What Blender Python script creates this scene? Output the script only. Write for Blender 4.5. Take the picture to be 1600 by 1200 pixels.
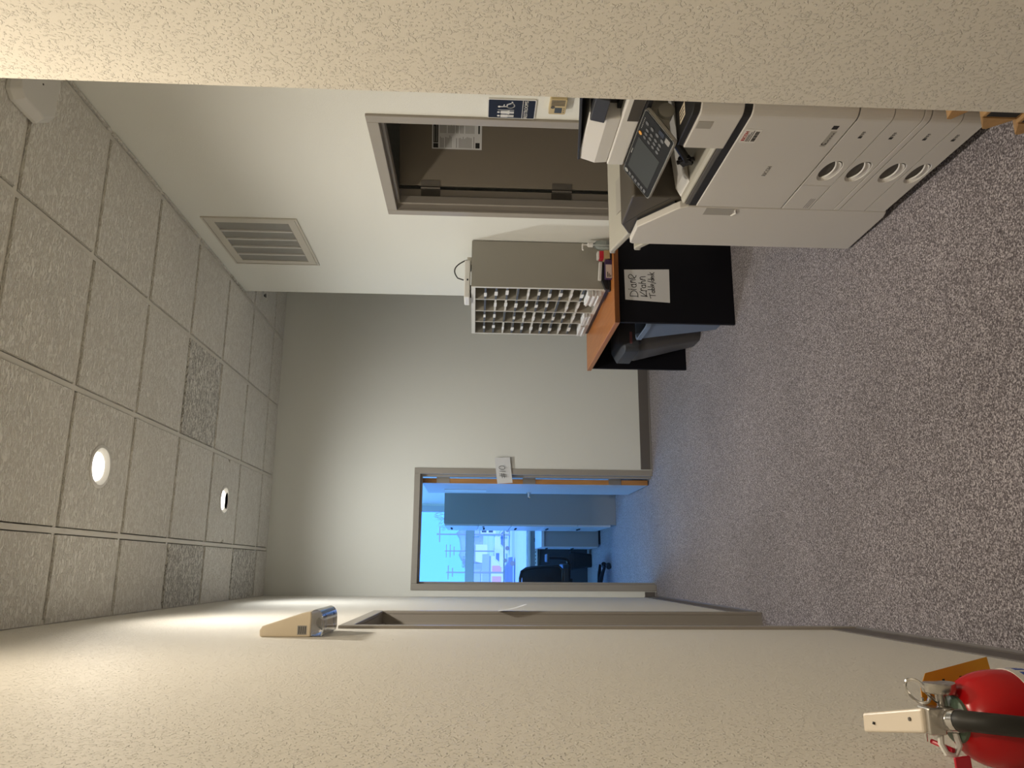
import bpy, math, random
from mathutils import Vector as V, Matrix
random.seed(7)
for o in list(bpy.data.objects): bpy.data.objects.remove(o, do_unlink=True)
SC = bpy.context.scene
COL = SC.collection
PI = math.pi

# ------------------------------------------------------------------ camera
F, YAW, PITCH, ROLL = 1203.11, -0.234849, -0.045743, -0.017163
def rotm(yaw, pitch, roll):
    return (Matrix.Rotation(yaw, 3, 'Z') @ Matrix.Rotation(pitch, 3, 'X') @ Matrix.Rotation(roll, 3, 'Y'))
R3 = rotm(YAW, PITCH, ROLL)                     # columns: right, forward, up of the upright camera
right, fwd, up = R3.col[0], R3.col[1], R3.col[2]
# the phone was held sideways: the picture's right edge is the world's "down"
cx, cy, cz = -up, right, -fwd
cam = bpy.data.cameras.new('camera')
cam.sensor_fit = 'HORIZONTAL'; cam.sensor_width = 36.0
cam.lens = F / 1600 * 36.0
cam.clip_start = 0.02; cam.clip_end = 3000
camo = bpy.data.objects.new('camera', cam); COL.objects.link(camo)
camo.matrix_world = Matrix(((cx[0], cy[0], cz[0], 0), (cx[1], cy[1], cz[1], 0), (cx[2], cy[2], cz[2], 1.56), (0, 0, 0, 1)))
SC.camera = camo

# ------------------------------------------------------------------ world, exposure
SC.view_settings.view_transform = 'Standard'
SC.view_settings.look = 'None'
SC.view_settings.gamma = 1.0
SC.view_settings.use_curve_mapping = False
SC.view_settings.exposure = 0.15
W = bpy.data.worlds.new('daylight'); SC.world = W; W.use_nodes = True
bg = W.node_tree.nodes['Background']
SKY_COLOR = (0.062, 0.245, 1.0, 1); SKY_STRENGTH = 3.5
bg.inputs['Color'].default_value = SKY_COLOR
bg.inputs['Strength'].default_value = SKY_STRENGTH
LAMP_W = 80.0
LAMPS = [(0.52, -0.012, 0.72), (0.52, 1.818, 0.86), (0.446, 3.648, 1.52), (0.446, 5.478, 1.22)]
LAMP_COLORS = [(1.0, 0.86, 0.66), (1.0, 0.86, 0.66), (1.0, 0.935, 0.83), (0.98, 1.0, 0.98)]      # tuned lamp by lamp: warm in the hallway, whiter farther on
SUN = bpy.data.lights.new('sun', 'SUN'); SUN.energy = 2.6; SUN.color = (0.62, 0.82, 1.0); SUN.angle = math.radians(6)
suno = bpy.data.objects.new('sun', SUN); COL.objects.link(suno); suno.rotation_euler = (math.radians(52), 0, math.radians(14))   # high behind the building, added to brighten the fronts outdoors

# ------------------------------------------------------------------ materials
def mat(name, col, rough=0.5, metal=0.0, spec=0.5, bump=None, var=None, emit=None, trans=0.0, coat=0.0):
    m = bpy.data.materials.new(name); m.use_nodes = True
    nt = m.node_tree; b = nt.nodes['Principled BSDF']
    b.inputs['Base Color'].default_value = (*col, 1)
    b.inputs['Roughness'].default_value = rough
    b.inputs['Metallic'].default_value = metal
    b.inputs['Specular IOR Level'].default_value = spec
    b.inputs['Transmission Weight'].default_value = trans
    b.inputs['Coat Weight'].default_value = coat
    if emit:
        b.inputs['Emission Color'].default_value = (*emit[0], 1)
        b.inputs['Emission Strength'].default_value = emit[1]
    tc = None
    if bump or var:
        tc = nt.nodes.new('ShaderNodeTexCoord')
    if var:                                     # slight colour variation: (scale, amount)
        n = nt.nodes.new('ShaderNodeTexNoise'); n.inputs['Scale'].default_value = var[0]; n.inputs['Detail'].default_value = 4
        nt.links.new(tc.outputs['Object'], n.inputs['Vector'])
        r = nt.nodes.new('ShaderNodeValToRGB')
        a = var[1]
        r.color_ramp.elements[0].position = 0.3; r.color_ramp.elements[1].position = 0.7
        r.color_ramp.elements[0].color = (*[c * (1 - a) for c in col], 1)
        r.color_ramp.elements[1].color = (*[min(1, c * (1 + a)) for c in col], 1)
        nt.links.new(n.outputs['Fac'], r.inputs['Fac']); nt.links.new(r.outputs['Color'], b.inputs['Base Color'])
    if bump:                                    # (scale, strength, distance)
        n = nt.nodes.new('ShaderNodeTexNoise'); n.inputs['Scale'].default_value = bump[0]; n.inputs['Detail'].default_value = 3
        nt.links.new(tc.outputs['Object'], n.inputs['Vector'])
        bp = nt.nodes.new('ShaderNodeBump'); bp.inputs['Strength'].default_value = bump[1]; bp.inputs['Distance'].default_value = bump[2]
        nt.links.new(n.outputs['Fac'], bp.inputs['Height']); nt.links.new(bp.outputs['Normal'], b.inputs['Normal'])
    return m

def wall_mat(name, col, strength=0.5):
    """orange-peel / knock-down paint: sparse raised flecks on a fine stipple"""
    m = mat(name, col, 0.62, spec=0.3); nt = m.node_tree; b = nt.nodes['Principled BSDF']
    g = nt.nodes.new('ShaderNodeNewGeometry')
    n1 = nt.nodes.new('ShaderNodeTexNoise'); n1.inputs['Scale'].default_value = 150; n1.inputs['Detail'].default_value = 2
    n2 = nt.nodes.new('ShaderNodeTexNoise'); n2.inputs['Scale'].default_value = 330; n2.inputs['Detail'].default_value = 2
    for n in (n1, n2): nt.links.new(g.outputs['Position'], n.inputs['Vector'])
    r = nt.nodes.new('ShaderNodeValToRGB'); r.color_ramp.elements[0].position = 0.56; r.color_ramp.elements[1].position = 0.64
    nt.links.new(n1.outputs['Fac'], r.inputs['Fac'])
    mx = nt.nodes.new('ShaderNodeMath'); mx.operation = 'MULTIPLY_ADD'; mx.inputs[1].default_value = 0.22
    nt.links.new(n2.outputs['Fac'], mx.inputs[0]); nt.links.new(r.outputs['Color'], mx.inputs[2])
    bp = nt.nodes.new('ShaderNodeBump'); bp.inputs['Strength'].default_value = strength; bp.inputs['Distance'].default_value = 0.0016
    nt.links.new(mx.outputs[0], bp.inputs['Height']); nt.links.new(bp.outputs['Normal'], b.inputs['Normal'])
    return m

def carpet_mat():
    m = mat('loop_carpet', (0.2, 0.18, 0.18), 0.95, spec=0.1); nt = m.node_tree; b = nt.nodes['Principled BSDF']
    g = nt.nodes.new('ShaderNodeNewGeometry')
    n0 = nt.nodes.new('ShaderNodeTexVoronoi'); n0.inputs['Scale'].default_value = 230
    n3 = nt.nodes.new('ShaderNodeTexNoise'); n3.inputs['Scale'].default_value = 165; n3.inputs['Detail'].default_value = 3
    n2 = nt.nodes.new('ShaderNodeTexNoise'); n2.inputs['Scale'].default_value = 1.3; n2.inputs['Detail'].default_value = 3
    for n in (n0, n3, n2): nt.links.new(g.outputs['Position'], n.inputs['Vector'])
    sp = nt.nodes.new('ShaderNodeSeparateColor'); nt.links.new(n0.outputs['Color'], sp.inputs['Color'])
    n1 = nt.nodes.new('ShaderNodeMath'); n1.operation = 'MULTIPLY_ADD'; n1.inputs[1].default_value = 0.34
    n1b = nt.nodes.new('ShaderNodeMath'); n1b.operation = 'MULTIPLY'; n1b.inputs[1].default_value = 0.68
    nt.links.new(n3.outputs['Fac'], n1b.inputs[0]); nt.links.new(sp.outputs[0], n1.inputs[0]); nt.links.new(n1b.outputs[0], n1.inputs[2])
    r = nt.nodes.new('ShaderNodeValToRGB'); e = r.color_ramp.elements
    e[0].position = 0.31; e[0].color = (0.055, 0.046, 0.050, 1); e[1].position = 0.72; e[1].color = (0.46, 0.42, 0.43, 1)
    k = e.new(0.5); k.color = (0.150, 0.130, 0.136, 1)
    nt.links.new(n1.outputs[0], r.inputs['Fac'])
    mp = nt.nodes.new('ShaderNodeMapRange'); mp.inputs['From Min'].default_value = 0.3; mp.inputs['From Max'].default_value = 0.7
    mp.inputs['To Min'].default_value = 0.88; mp.inputs['To Max'].default_value = 1.1
    nt.links.new(n2.outputs['Fac'], mp.inputs['Value'])
    ml = nt.nodes.new('ShaderNodeMix'); ml.data_type = 'RGBA'; ml.blend_type = 'MULTIPLY'; ml.inputs[0].default_value = 1
    nt.links.new(r.outputs['Color'], ml.inputs[6]); nt.links.new(mp.outputs['Result'], ml.inputs[7])
    nt.links.new(ml.outputs[2], b.inputs['Base Color'])
    bp = nt.nodes.new('ShaderNodeBump'); bp.inputs['Strength'].default_value = 0.7; bp.inputs['Distance'].default_value = 0.003
    nt.links.new(n1.outputs[0], bp.inputs['Height']); nt.links.new(bp.outputs['Normal'], b.inputs['Normal'])
    b.inputs['Sheen Weight'].default_value = 0.25
    return m

def tile_mat(name, scale, strength, dark):
    """mineral-fibre tile with worm-like fissures, shifted per tile"""
    m = mat(name, (0.6, 0.58, 0.53), 0.9, spec=0.15); nt = m.node_tree; b = nt.nodes['Principled BSDF']
    g = nt.nodes.new('ShaderNodeNewGeometry'); oi = nt.nodes.new('ShaderNodeObjectInfo')
    ad = nt.nodes.new('ShaderNodeVectorMath'); ad.operation = 'MULTIPLY_ADD'; ad.inputs[1].default_value = (9, 7, 5)
    nt.links.new(oi.outputs['Random'], ad.inputs[0]); nt.links.new(g.outputs['Position'], ad.inputs[2])
    mp = nt.nodes.new('ShaderNodeMapping'); mp.inputs['Scale'].default_value = (0.5, 1.35, 1)
    nt.links.new(ad.outputs['Vector'], mp.inputs['Vector'])
    n = nt.nodes.new('ShaderNodeTexNoise'); n.inputs['Scale'].default_value = scale; n.inputs['Detail'].default_value = 4; n.inputs['Distortion'].default_value = 1.6
    nt.links.new(mp.outputs['Vector'], n.inputs['Vector'])
    r = nt.nodes.new('ShaderNodeValToRGB'); e = r.color_ramp.elements
    e[0].position = 0.40; e[0].color = (0.0, 0.0, 0.0, 1); e[1].position = 0.56; e[1].color = (1, 1, 1, 1)
    nt.links.new(n.outputs['Fac'], r.inputs['Fac'])
    c = nt.nodes.new('ShaderNodeMix'); c.data_type = 'RGBA'
    c.inputs[6].default_value = (*[v * dark for v in (0.92, 0.88, 0.80)], 1); c.inputs[7].default_value = (0.93, 0.91, 0.85, 1)  # fissures darkened in the base colour, standing in for their shade
    nt.links.new(r.outputs['Color'], c.inputs[0]); nt.links.new(c.outputs[2], b.inputs['Base Color'])
    bp = nt.nodes.new('ShaderNodeBump'); bp.inputs['Strength'].default_value = strength; bp.inputs['Distance'].default_value = 0.006
    nt.links.new(r.outputs['Color'], bp.inputs['Height']); nt.links.new(bp.outputs['Normal'], b.inputs['Normal'])
    return m

def wood_mat(name, c1, c2, rough, scale=(3, 40, 40)):
    m = mat(name, c1, rough, spec=0.5); nt = m.node_tree; b = nt.nodes['Principled BSDF']
    tc = nt.nodes.new('ShaderNodeNewGeometry'); mp = nt.nodes.new('ShaderNodeMapping'); mp.inputs['Scale'].default_value = scale
    n = nt.nodes.new('ShaderNodeTexNoise'); n.inputs['Scale'].default_value = 1; n.inputs['Detail'].default_value = 5; n.inputs['Distortion'].default_value = 0.8
    r = nt.nodes.new('ShaderNodeValToRGB'); r.color_ramp.elements[0].position = 0.3; r.color_ramp.elements[1].position = 0.72
    r.color_ramp.elements[0].color = (*c2, 1); r.color_ramp.elements[1].color = (*c1, 1)
    nt.links.new(tc.outputs['Position'], mp.inputs['Vector']); nt.links.new(mp.outputs['Vector'], n.inputs['Vector'])
    nt.links.new(n.outputs['Fac'], r.inputs['Fac']); nt.links.new(r.outputs['Color'], b.inputs['Base Color'])
    return m

def perf_mat():
    """perforated sheet: rows of round holes (shade of the holes put into the colour)"""
    m = mat('perforated_sheet', (0.45, 0.44, 0.40), 0.5); nt = m.node_tree; b = nt.nodes['Principled BSDF']
    g = nt.nodes.new('ShaderNodeNewGeometry'); vo = nt.nodes.new('ShaderNodeTexVoronoi'); vo.inputs['Scale'].default_value = 150; vo.inputs['Randomness'].default_value = 0
    mp = nt.nodes.new('ShaderNodeMapping'); mp.inputs['Rotation'].default_value = (PI / 4, 0, 0); mp.inputs['Scale'].default_value = (0, 1, 1)
    nt.links.new(g.outputs['Position'], mp.inputs['Vector']); nt.links.new(mp.outputs['Vector'], vo.inputs['Vector'])
    r = nt.nodes.new('ShaderNodeValToRGB'); r.color_ramp.interpolation = 'LINEAR'
    e = r.color_ramp.elements; e[0].position = 0.33; e[0].color = (0.05, 0.05, 0.045, 1); e[1].position = 0.45; e[1].color = (0.50, 0.49, 0.45, 1)  # dark dots paint the shade inside the holes
    nt.links.new(vo.outputs['Distance'], r.inputs['Fac']); nt.links.new(r.outputs['Color'], b.inputs['Base Color'])
    return m

M = {}
M['wall'] = wall_mat('painted_wall', (0.80, 0.765, 0.69), 1.0)
M['wall_smooth'] = wall_mat('painted_wall_smooth', (0.79, 0.79, 0.735), 0.22)
M['carpet'] = carpet_mat()
M['tile'] = tile_mat('ceiling_tile_fissured', 62, 0.8, 0.84)
M['tile_coarse'] = tile_mat('ceiling_tile_coarse', 55, 1.0, 0.5)
M['grid'] = mat('grid_white', (0.78, 0.75, 0.68), 0.5)
M['plain_white'] = mat('plain_white', (0.7, 0.68, 0.62), 0.6)
M['frame'] = mat('taupe_steel_paint', (0.345, 0.315, 0.275), 0.38)
M['taupe_door'] = mat('taupe_door_paint', (0.205, 0.175, 0.135), 0.45)
M['base'] = mat('vinyl_base', (0.13, 0.115, 0.105), 0.45)
M['steel'] = mat('brushed_steel', (0.45, 0.43, 0.40), 0.35, 0.9)
M['bronze'] = mat('dull_hinge_steel', (0.16, 0.145, 0.125), 0.4, 0.6)
M['chrome'] = mat('chrome', (0.75, 0.75, 0.75), 0.12, 1.0)
M['oak_edge'] = wood_mat('honey_oak', (0.55, 0.27, 0.085), (0.38, 0.17, 0.05), 0.45, (30, 30, 3))
M['door_white'] = mat('door_pale_paint', (0.55, 0.53, 0.50), 0.5)
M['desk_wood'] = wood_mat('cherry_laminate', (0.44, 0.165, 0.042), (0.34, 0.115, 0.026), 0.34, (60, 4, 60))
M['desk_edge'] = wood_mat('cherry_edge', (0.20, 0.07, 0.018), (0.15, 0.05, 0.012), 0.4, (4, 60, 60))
M['black_panel'] = mat('black_laminate', (0.005, 0.005, 0.008), 0.6, spec=0.2)
M['printer'] = mat('printer_plastic', (0.60, 0.575, 0.535), 0.48, bump=(900, 0.08, 0.0005))
M['printer_light'] = mat('printer_light_plastic', (0.70, 0.68, 0.64), 0.45)
M['printer_beige'] = mat('printer_tray_plastic', (0.42, 0.40, 0.34), 0.5)
M['printer_dark'] = mat('printer_brown_plastic', (0.065, 0.055, 0.042), 0.5)
M['printer_pull'] = mat('printer_pull_plastic', (0.36, 0.34, 0.30), 0.4)
M['black'] = mat('black_plastic', (0.012, 0.012, 0.013), 0.4)
M['charcoal'] = mat('charcoal_plastic', (0.018, 0.019, 0.021), 0.7, spec=0.12)
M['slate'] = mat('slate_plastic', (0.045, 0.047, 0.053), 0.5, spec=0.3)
M['screen'] = mat('lcd_glass', (0.035, 0.039, 0.039), 0.5, spec=0.15)
M['paper'] = mat('white_paper', (0.72, 0.72, 0.72), 0.8)
M['paper_grey'] = mat('grey_print', (0.30, 0.29, 0.27), 0.8)
M['ink'] = mat('black_ink', (0.015, 0.014, 0.014), 0.6)
M['navy'] = mat('navy_sign', (0.012, 0.018, 0.036), 0.6, spec=0.25)
M['white'] = mat('white_plastic', (0.72, 0.71, 0.68), 0.4)
M['cream'] = mat('cream_plastic', (0.72, 0.62, 0.47), 0.3)
M['thermo'] = mat('yellowed_plastic', (0.55, 0.44, 0.24), 0.45)
M['lcd'] = mat('grey_lcd', (0.07, 0.085, 0.10), 0.3)
M['sorter'] = mat('sorter_grey', (0.30, 0.285, 0.245), 0.55)
M['sorter_in'] = mat('sorter_inside', (0.38, 0.355, 0.30), 0.6)
M['sorter_edge'] = mat('sorter_light_edge', (0.62, 0.61, 0.57), 0.5)
M['shelf_edge'] = mat('label_strip', (0.075, 0.085, 0.105), 0.5)
M['perf'] = perf_mat()
M['vent'] = mat('vent_enamel', (0.60, 0.57, 0.50), 0.4)
M['red'] = mat('red_enamel', (0.48, 0.004, 0.007), 0.25, spec=0.4)
M['rubber'] = mat('black_rubber', (0.02, 0.02, 0.018), 0.5)
M['green'] = mat('green_collar', (0.11, 0.17, 0.125), 0.45)
M['tag'] = mat('yellow_tag', (0.62, 0.27, 0.012), 0.55)
M['silver'] = mat('silver_metal', (0.55, 0.53, 0.50), 0.25, 0.9)
M['lever'] = mat('white_lever', (0.74, 0.66, 0.55), 0.3)
M['blue_ink'] = mat('blue_print', (0.03, 0.08, 0.40), 0.5)
M['red_plastic'] = mat('red_seal', (0.5, 0.01, 0.03), 0.35)
M['kraft'] = mat('kraft_paper', (0.42, 0.245, 0.10), 0.7, var=(40, 0.12))
M['bin_blue'] = mat('blue_bin', (0.15, 0.20, 0.29), 0.4)
M['bin_grey'] = mat('grey_bin', (0.075, 0.07, 0.068), 0.4)
M['glass_bottle'] = mat('clear_gel', (0.75, 0.85, 0.85), 0.08, trans=0.85)
M['tan'] = mat('tan_card', (0.45, 0.33, 0.17), 0.7)
M['purple'] = mat('purple_card', (0.045, 0.02, 0.075), 0.5)
M['pink'] = mat('pale_card', (0.55, 0.46, 0.43), 0.6)
M['cabinet'] = mat('grey_cabinet', (0.30, 0.285, 0.265), 0.5)
M['cabinet_front'] = mat('pale_cabinet_front', (0.55, 0.55, 0.55), 0.4)
M['worktop'] = mat('pale_worktop', (0.60, 0.60, 0.58), 0.3)
M['lens'] = mat('lit_lens', (0.9, 0.9, 0.85), 0.4, emit=((1.0, 0.95, 0.84), 6.0))
M['trim_ring'] = mat('white_trim', (0.75, 0.73, 0.68), 0.35)
M['clear'] = mat('clear_lens', (0.80, 0.82, 0.85), 0.06, trans=0.9)
M['reflector'] = mat('reflector', (0.55, 0.55, 0.56), 0.15, 0.95)
def glass_mat():
    m = bpy.data.materials.new('window_glass'); m.use_nodes = True; nt = m.node_tree; nt.nodes.clear()
    o = nt.nodes.new('ShaderNodeOutputMaterial'); t = nt.nodes.new('ShaderNodeBsdfTransparent'); gl = nt.nodes.new('ShaderNodeBsdfGlossy')
    t.inputs['Color'].default_value = (0.93, 0.96, 0.97, 1); gl.inputs['Roughness'].default_value = 0.02
    fr = nt.nodes.new('ShaderNodeFresnel'); fr.inputs['IOR'].default_value = 1.45
    mx = nt.nodes.new('ShaderNodeMixShader')
    nt.links.new(fr.outputs[0], mx.inputs[0]); nt.links.new(t.outputs[0], mx.inputs[1]); nt.links.new(gl.outputs[0], mx.inputs[2]); nt.links.new(mx.outputs[0], o.inputs[0])
    return m
M['glass'] = glass_mat()
M['snow'] = mat('pale_ground', (0.62, 0.60, 0.58), 0.9, var=(0.06, 0.12))
M['tyre'] = mat('hazed_tyre', (0.2, 0.2, 0.2), 0.8)  # paled to put the outdoor haze into the colour
M['badge'] = mat('badge_print', (0.22, 0.085, 0.09), 0.5)
M['road'] = mat('asphalt', (0.45, 0.45, 0.46), 0.9)
M['hill'] = mat('scrub_hill', (0.36, 0.38, 0.40), 0.95, var=(0.05, 0.25))
M['hazed_bark'] = mat('hazed_bark', (0.34, 0.33, 0.32), 0.9)  # lightened colour imitates haze over poles and trees
M['siding'] = mat('pale_siding', (0.72, 0.70, 0.66), 0.8)
M['roof'] = mat('grey_roof', (0.42, 0.40, 0.40), 0.8)
M['red_door'] = mat('pale_red_door', (0.80, 0.34, 0.36), 0.6)  # one even pale red
M['carpaint'] = mat('silver_car_paint', (0.6, 0.6, 0.6), 0.3)
M['bush'] = mat('dry_bush', (0.40, 0.38, 0.34), 0.95, var=(1.5, 0.3))

# ------------------------------------------------------------------ mesh helpers
class MB:
    def __init__(s): s.v = []; s.f = []
    def add(s, vs, fs):
        n = len(s.v); s.v += [V(p) for p in vs]; s.f += [tuple(i + n for i in f) for f in fs]; return s
    def box(s, x0, x1, y0, y1, z0, z1, m=None):
        vs = [(x, y, z) for z in (z0, z1) for y in (y0, y1) for x in (x0, x1)]
        if m is not None: vs = [m @ V(p) for p in vs]
        return s.add(vs, [(0, 2, 3, 1), (4, 5, 7, 6), (0, 1, 5, 4), (1, 3, 7, 5), (3, 2, 6, 7), (2, 0, 4, 6)])
    def hexa(s, p):                              # 8 points: bottom ring of four, top ring of four
        return s.add(p, [(3, 2, 1, 0), (4, 5, 6, 7), (0, 1, 5, 4), (1, 2, 6, 5), (2, 3, 7, 6), (3, 0, 4, 7)])
    def prism(s, pts, a0, a1, fn):               # pts 2-D outline, fn(u, v, a) -> 3-D
        n = len(pts)
        vs = [fn(u, w, a0) for u, w in pts] + [fn(u, w, a1) for u, w in pts]
        fs = [tuple(range(n))[::-1], tuple(range(n, 2 * n))] + [(i, (i + 1) % n, n + (i + 1) % n, n + i) for i in range(n)]
        return s.add(vs, fs)
    def tube(s, path, r, n=10, cap=True, closed=False):
        path = [V(p) for p in path]; k = len(path); rs = r if isinstance(r, (list, tuple)) else [r] * k
        vs = []; prev = None
        for i, p in enumerate(path):
            if closed: t = path[(i + 1) % k] - path[i - 1]
            else: t = path[min(i + 1, k - 1)] - path[max(i - 1, 0)]
            t.normalize()
            if prev is None:
                a = V((0, 0, 1)) if abs(t.z) < 0.9 else V((1, 0, 0))
                u = t.cross(a).normalized()
            else: u = (prev - t * prev.dot(t)).normalized()
            prev = u; w = t.cross(u)
            vs += [p + (u * math.cos(2 * PI * j / n) + w * math.sin(2 * PI * j / n)) * rs[i] for j in range(n)]
        fs = []
        for i in range(k if closed else k - 1):
            i2 = (i + 1) % k
            fs += [(i * n + j, i * n + (j + 1) % n, i2 * n + (j + 1) % n, i2 * n + j) for j in range(n)]
        if cap and not closed: fs += [tuple(range(n))[::-1], tuple(range((k - 1) * n, k * n))]
        return s.add(vs, fs)
    def lathe(s, prof, c, n=24, axis='Z', m=None):   # prof: (radius, height)
        c = V(c); vs = []
        for r, h in prof:
            for j in range(n):
                a = 2 * PI * j / n; q = V((r * math.cos(a), r * math.sin(a), h))
                if axis == 'X': q = V((q.z, q.x, q.y))
                if axis == 'Y': q = V((q.x, q.z, q.y))
                if m is not None: q = m @ q
                vs.append(c + q)
        k = len(prof)
        fs = [(i * n + j, i * n + (j + 1) % n, (i + 1) * n + (j + 1) % n, (i + 1) * n + j) for i in range(k - 1) for j in range(n)]
        fs += [tuple(range(n))[::-1], tuple(range((k - 1) * n, k * n))]
        return s.add(vs, fs)
    def stroke(s, fr, pts, w, t=0.0006):         # flat pen stroke on a frame
        for (a, b), (c, d) in zip(pts[:-1], pts[1:]):
            L = math.hypot(c - a, d - b)
            if L < 1e-7: continue
            ux, uy = (c - a) / L, (d - b) / L; px, py = -uy * w / 2, ux * w / 2; e = w * 0.3
            q = [(a - ux * e + px, b - uy * e + py), (a - ux * e - px, b - uy * e - py), (c + ux * e - px, d + uy * e - py), (c + ux * e + px, d + uy * e + py)]
            s.hexa([fr @ V((x, y, 0.0)) for x, y in q] + [fr @ V((x, y, t)) for x, y in q])
        return s
    def poly(s, fr, pts, t=0.0006, t0=0.0):
        return s.prism(pts, t0, t, lambda u, w, a: fr @ V((u, w, a)))
    def disc(s, fr, c, r, t=0.0006, n=16, t0=0.0):
        return s.poly(fr, [(c[0] + r * math.cos(2 * PI * i / n), c[1] + r * math.sin(2 * PI * i / n)) for i in range(n)], t, t0)

def frame(o, r, u):
    r = V(r).normalized(); u = V(u).normalized(); n = r.cross(u)
    return Matrix(((r.x, u.x, n.x, o[0]), (r.y, u.y, n.y, o[1]), (r.z, u.z, n.z, o[2]), (0, 0, 0, 1)))

def rrect(x0, x1, y0, y1, r, k=4):
    out = []
    for cx_, cy_, a0 in ((x1 - r, y1 - r, 0), (x0 + r, y1 - r, 90), (x0 + r, y0 + r, 180), (x1 - r, y0 + r, 270)):
        for i in range(k + 1):
            a = math.radians(a0 + 90 * i / k); out.append((cx_ + r * math.cos(a), cy_ + r * math.sin(a)))
    return out

def obj(name, mb, material, parent=None, bevel=0.0, smooth=False, kind=None, label=None, seg=2, recenter=True):
    me = bpy.data.meshes.new(name)
    if parent is None:
        xs = [p.x for p in mb.v]; ys = [p.y for p in mb.v]; zs = [p.z for p in mb.v]
        off = V(((min(xs) + max(xs)) / 2, (min(ys) + max(ys)) / 2, min(zs)))
    else: off = V(parent['base'])
    me.from_pydata([p - off for p in mb.v], [], mb.f)
    me.update(calc_edges=True)
    me.materials.append(material)
    import bmesh
    bm = bmesh.new(); bm.from_mesh(me); bmesh.ops.recalc_face_normals(bm, faces=bm.faces); bm.to_mesh(me); bm.free()
    o = bpy.data.objects.new(name, me); COL.objects.link(o)
    if parent is None: o.location = off; o['base'] = tuple(off)
    else: o.parent = parent; o['base'] = parent['base']
    if smooth:
        for p in me.polygons: p.use_smooth = True
        e = o.modifiers.new('sharp', 'EDGE_SPLIT'); e.split_angle = math.radians(38)
    if bevel:
        b = o.modifiers.new('bevel', 'BEVEL'); b.width = bevel; b.segments = seg; b.limit_method = 'ANGLE'; b.angle_limit = math.radians(40)
    if kind: o['kind'] = kind
    if label: o['label'] = label
    return o
def thing(name, loc, label=None, cat=None, group=None, kind=None):
    o = bpy.data.objects.new(name, None); COL.objects.link(o); o.location = loc; o['base'] = tuple(loc); o.empty_display_size = 0.05
    return tag(o, label, cat, group, kind)
def tag(o, label=None, cat=None, group=None, kind=None):
    if label: o['label'] = label
    if cat: o['category'] = cat
    if group: o['group'] = group
    if kind: o['kind'] = kind
    return o
def struct(name, mb, m, **k): return obj(name, mb, m, kind='structure', **k)
def copy_tree(o, parent=None):
    c = o.copy(); COL.objects.link(c)
    if parent is not None: c.parent = parent
    for ch in list(o.children): copy_tree(ch, c)
    return c
def text(name, s, fr, size, material, parent, t=0.0004, align='CENTER', stretch=1.0):
    cu = bpy.data.curves.new(name, 'FONT'); cu.body = s; cu.size = size; cu.align_x = align; cu.align_y = 'CENTER'; cu.extrude = t; cu.resolution_u = 2
    tmp = bpy.data.objects.new('tmp_text', cu); COL.objects.link(tmp)
    me = bpy.data.meshes.new_from_object(tmp.evaluated_get(bpy.context.evaluated_depsgraph_get()))
    bpy.data.objects.remove(tmp, do_unlink=True)
    base = V(parent['base'])
    for v in me.vertices:
        v.co = fr @ V((v.co.x * stretch, v.co.y, v.co.z + t)) - base
    me.materials.clear(); me.materials.append(material)
    o = bpy.data.objects.new(name, me); COL.objects.link(o); o.parent = parent; o['base'] = parent['base']
    return o

# ------------------------------------------------------------------ room shell
XL, XR, YF, ZC = -0.236, 2.004, 6.728, 3.305
XH, YH = 1.05, 1.556          # hallway wall and the corner where it ends
YJ = 5.53                     # corner where the restroom wall ends
OX = 0.88                     # office side wall
YW = 11.1                     # office window wall
struct('floor', MB().box(-2.6, 4.4, -2.8, YW + 0.2, -0.12, 0.0), M['carpet'])
DOORZ = 2.06
b = MB(); b.box(XL - 0.15, XL, -2.8, 3.25, 0, 3.4); b.box(XL - 0.15, XL, 4.27, YF, 0, 3.4); b.box(XL - 0.15, XL, 3.25, 4.27, DOORZ, 3.4)
struct('wall_left', b, M['wall'])
b = MB(); b.box(XR, XR + 0.12, YH - 0.12, 3.18, 0, 3.4); b.box(XR, XR + 0.12, 4.11, YJ, 0, 3.4); b.box(XR, XR + 0.12, 3.18, 4.11, DOORZ, 3.4)
struct('wall_right', b, M['wall_smooth'])
b = MB(); b.box(XL - 0.15, -0.15, YF, YF + 0.14, 0, 3.4); b.box(0.81, 4.4, YF, YF + 0.14, 0, 3.4); b.box(-0.15, 0.81, YF, YF + 0.14, DOORZ, 3.4)
struct('wall_back', b, M['wall_smooth'])
struct('wall_hall', MB().box(XH, XH + 0.12, -2.8, YH, 0, 3.4), M['wall'])
struct('wall_corner', MB().box(XH + 0.12, XR, YH - 0.12, YH, 0, 3.4), M['wall'])
struct('wall_front', MB().box(XL, XH, -2.8, -2.68, 0, 3.4), M['wall'])
struct('wall_alcove', MB().box(XR + 0.12, 4.4, YJ - 0.12, YJ, 0, 3.4), M['wall_smooth'])
struct('wall_alcove_end', MB().box(4.28, 4.4, YJ, YF, 0, 3.4), M['wall_smooth'])
# restroom
b = MB(); b.box(3.7, 3.8, 2.4, 4.9, 0, 3.4); b.box(XR + 0.12, 3.7, 4.8, 4.9, 0, 3.4); b.box(XR + 0.12, 3.7, 2.4, 2.5, 0, 3.4)
struct('wall_restroom', b, M['wall_smooth'])
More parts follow.
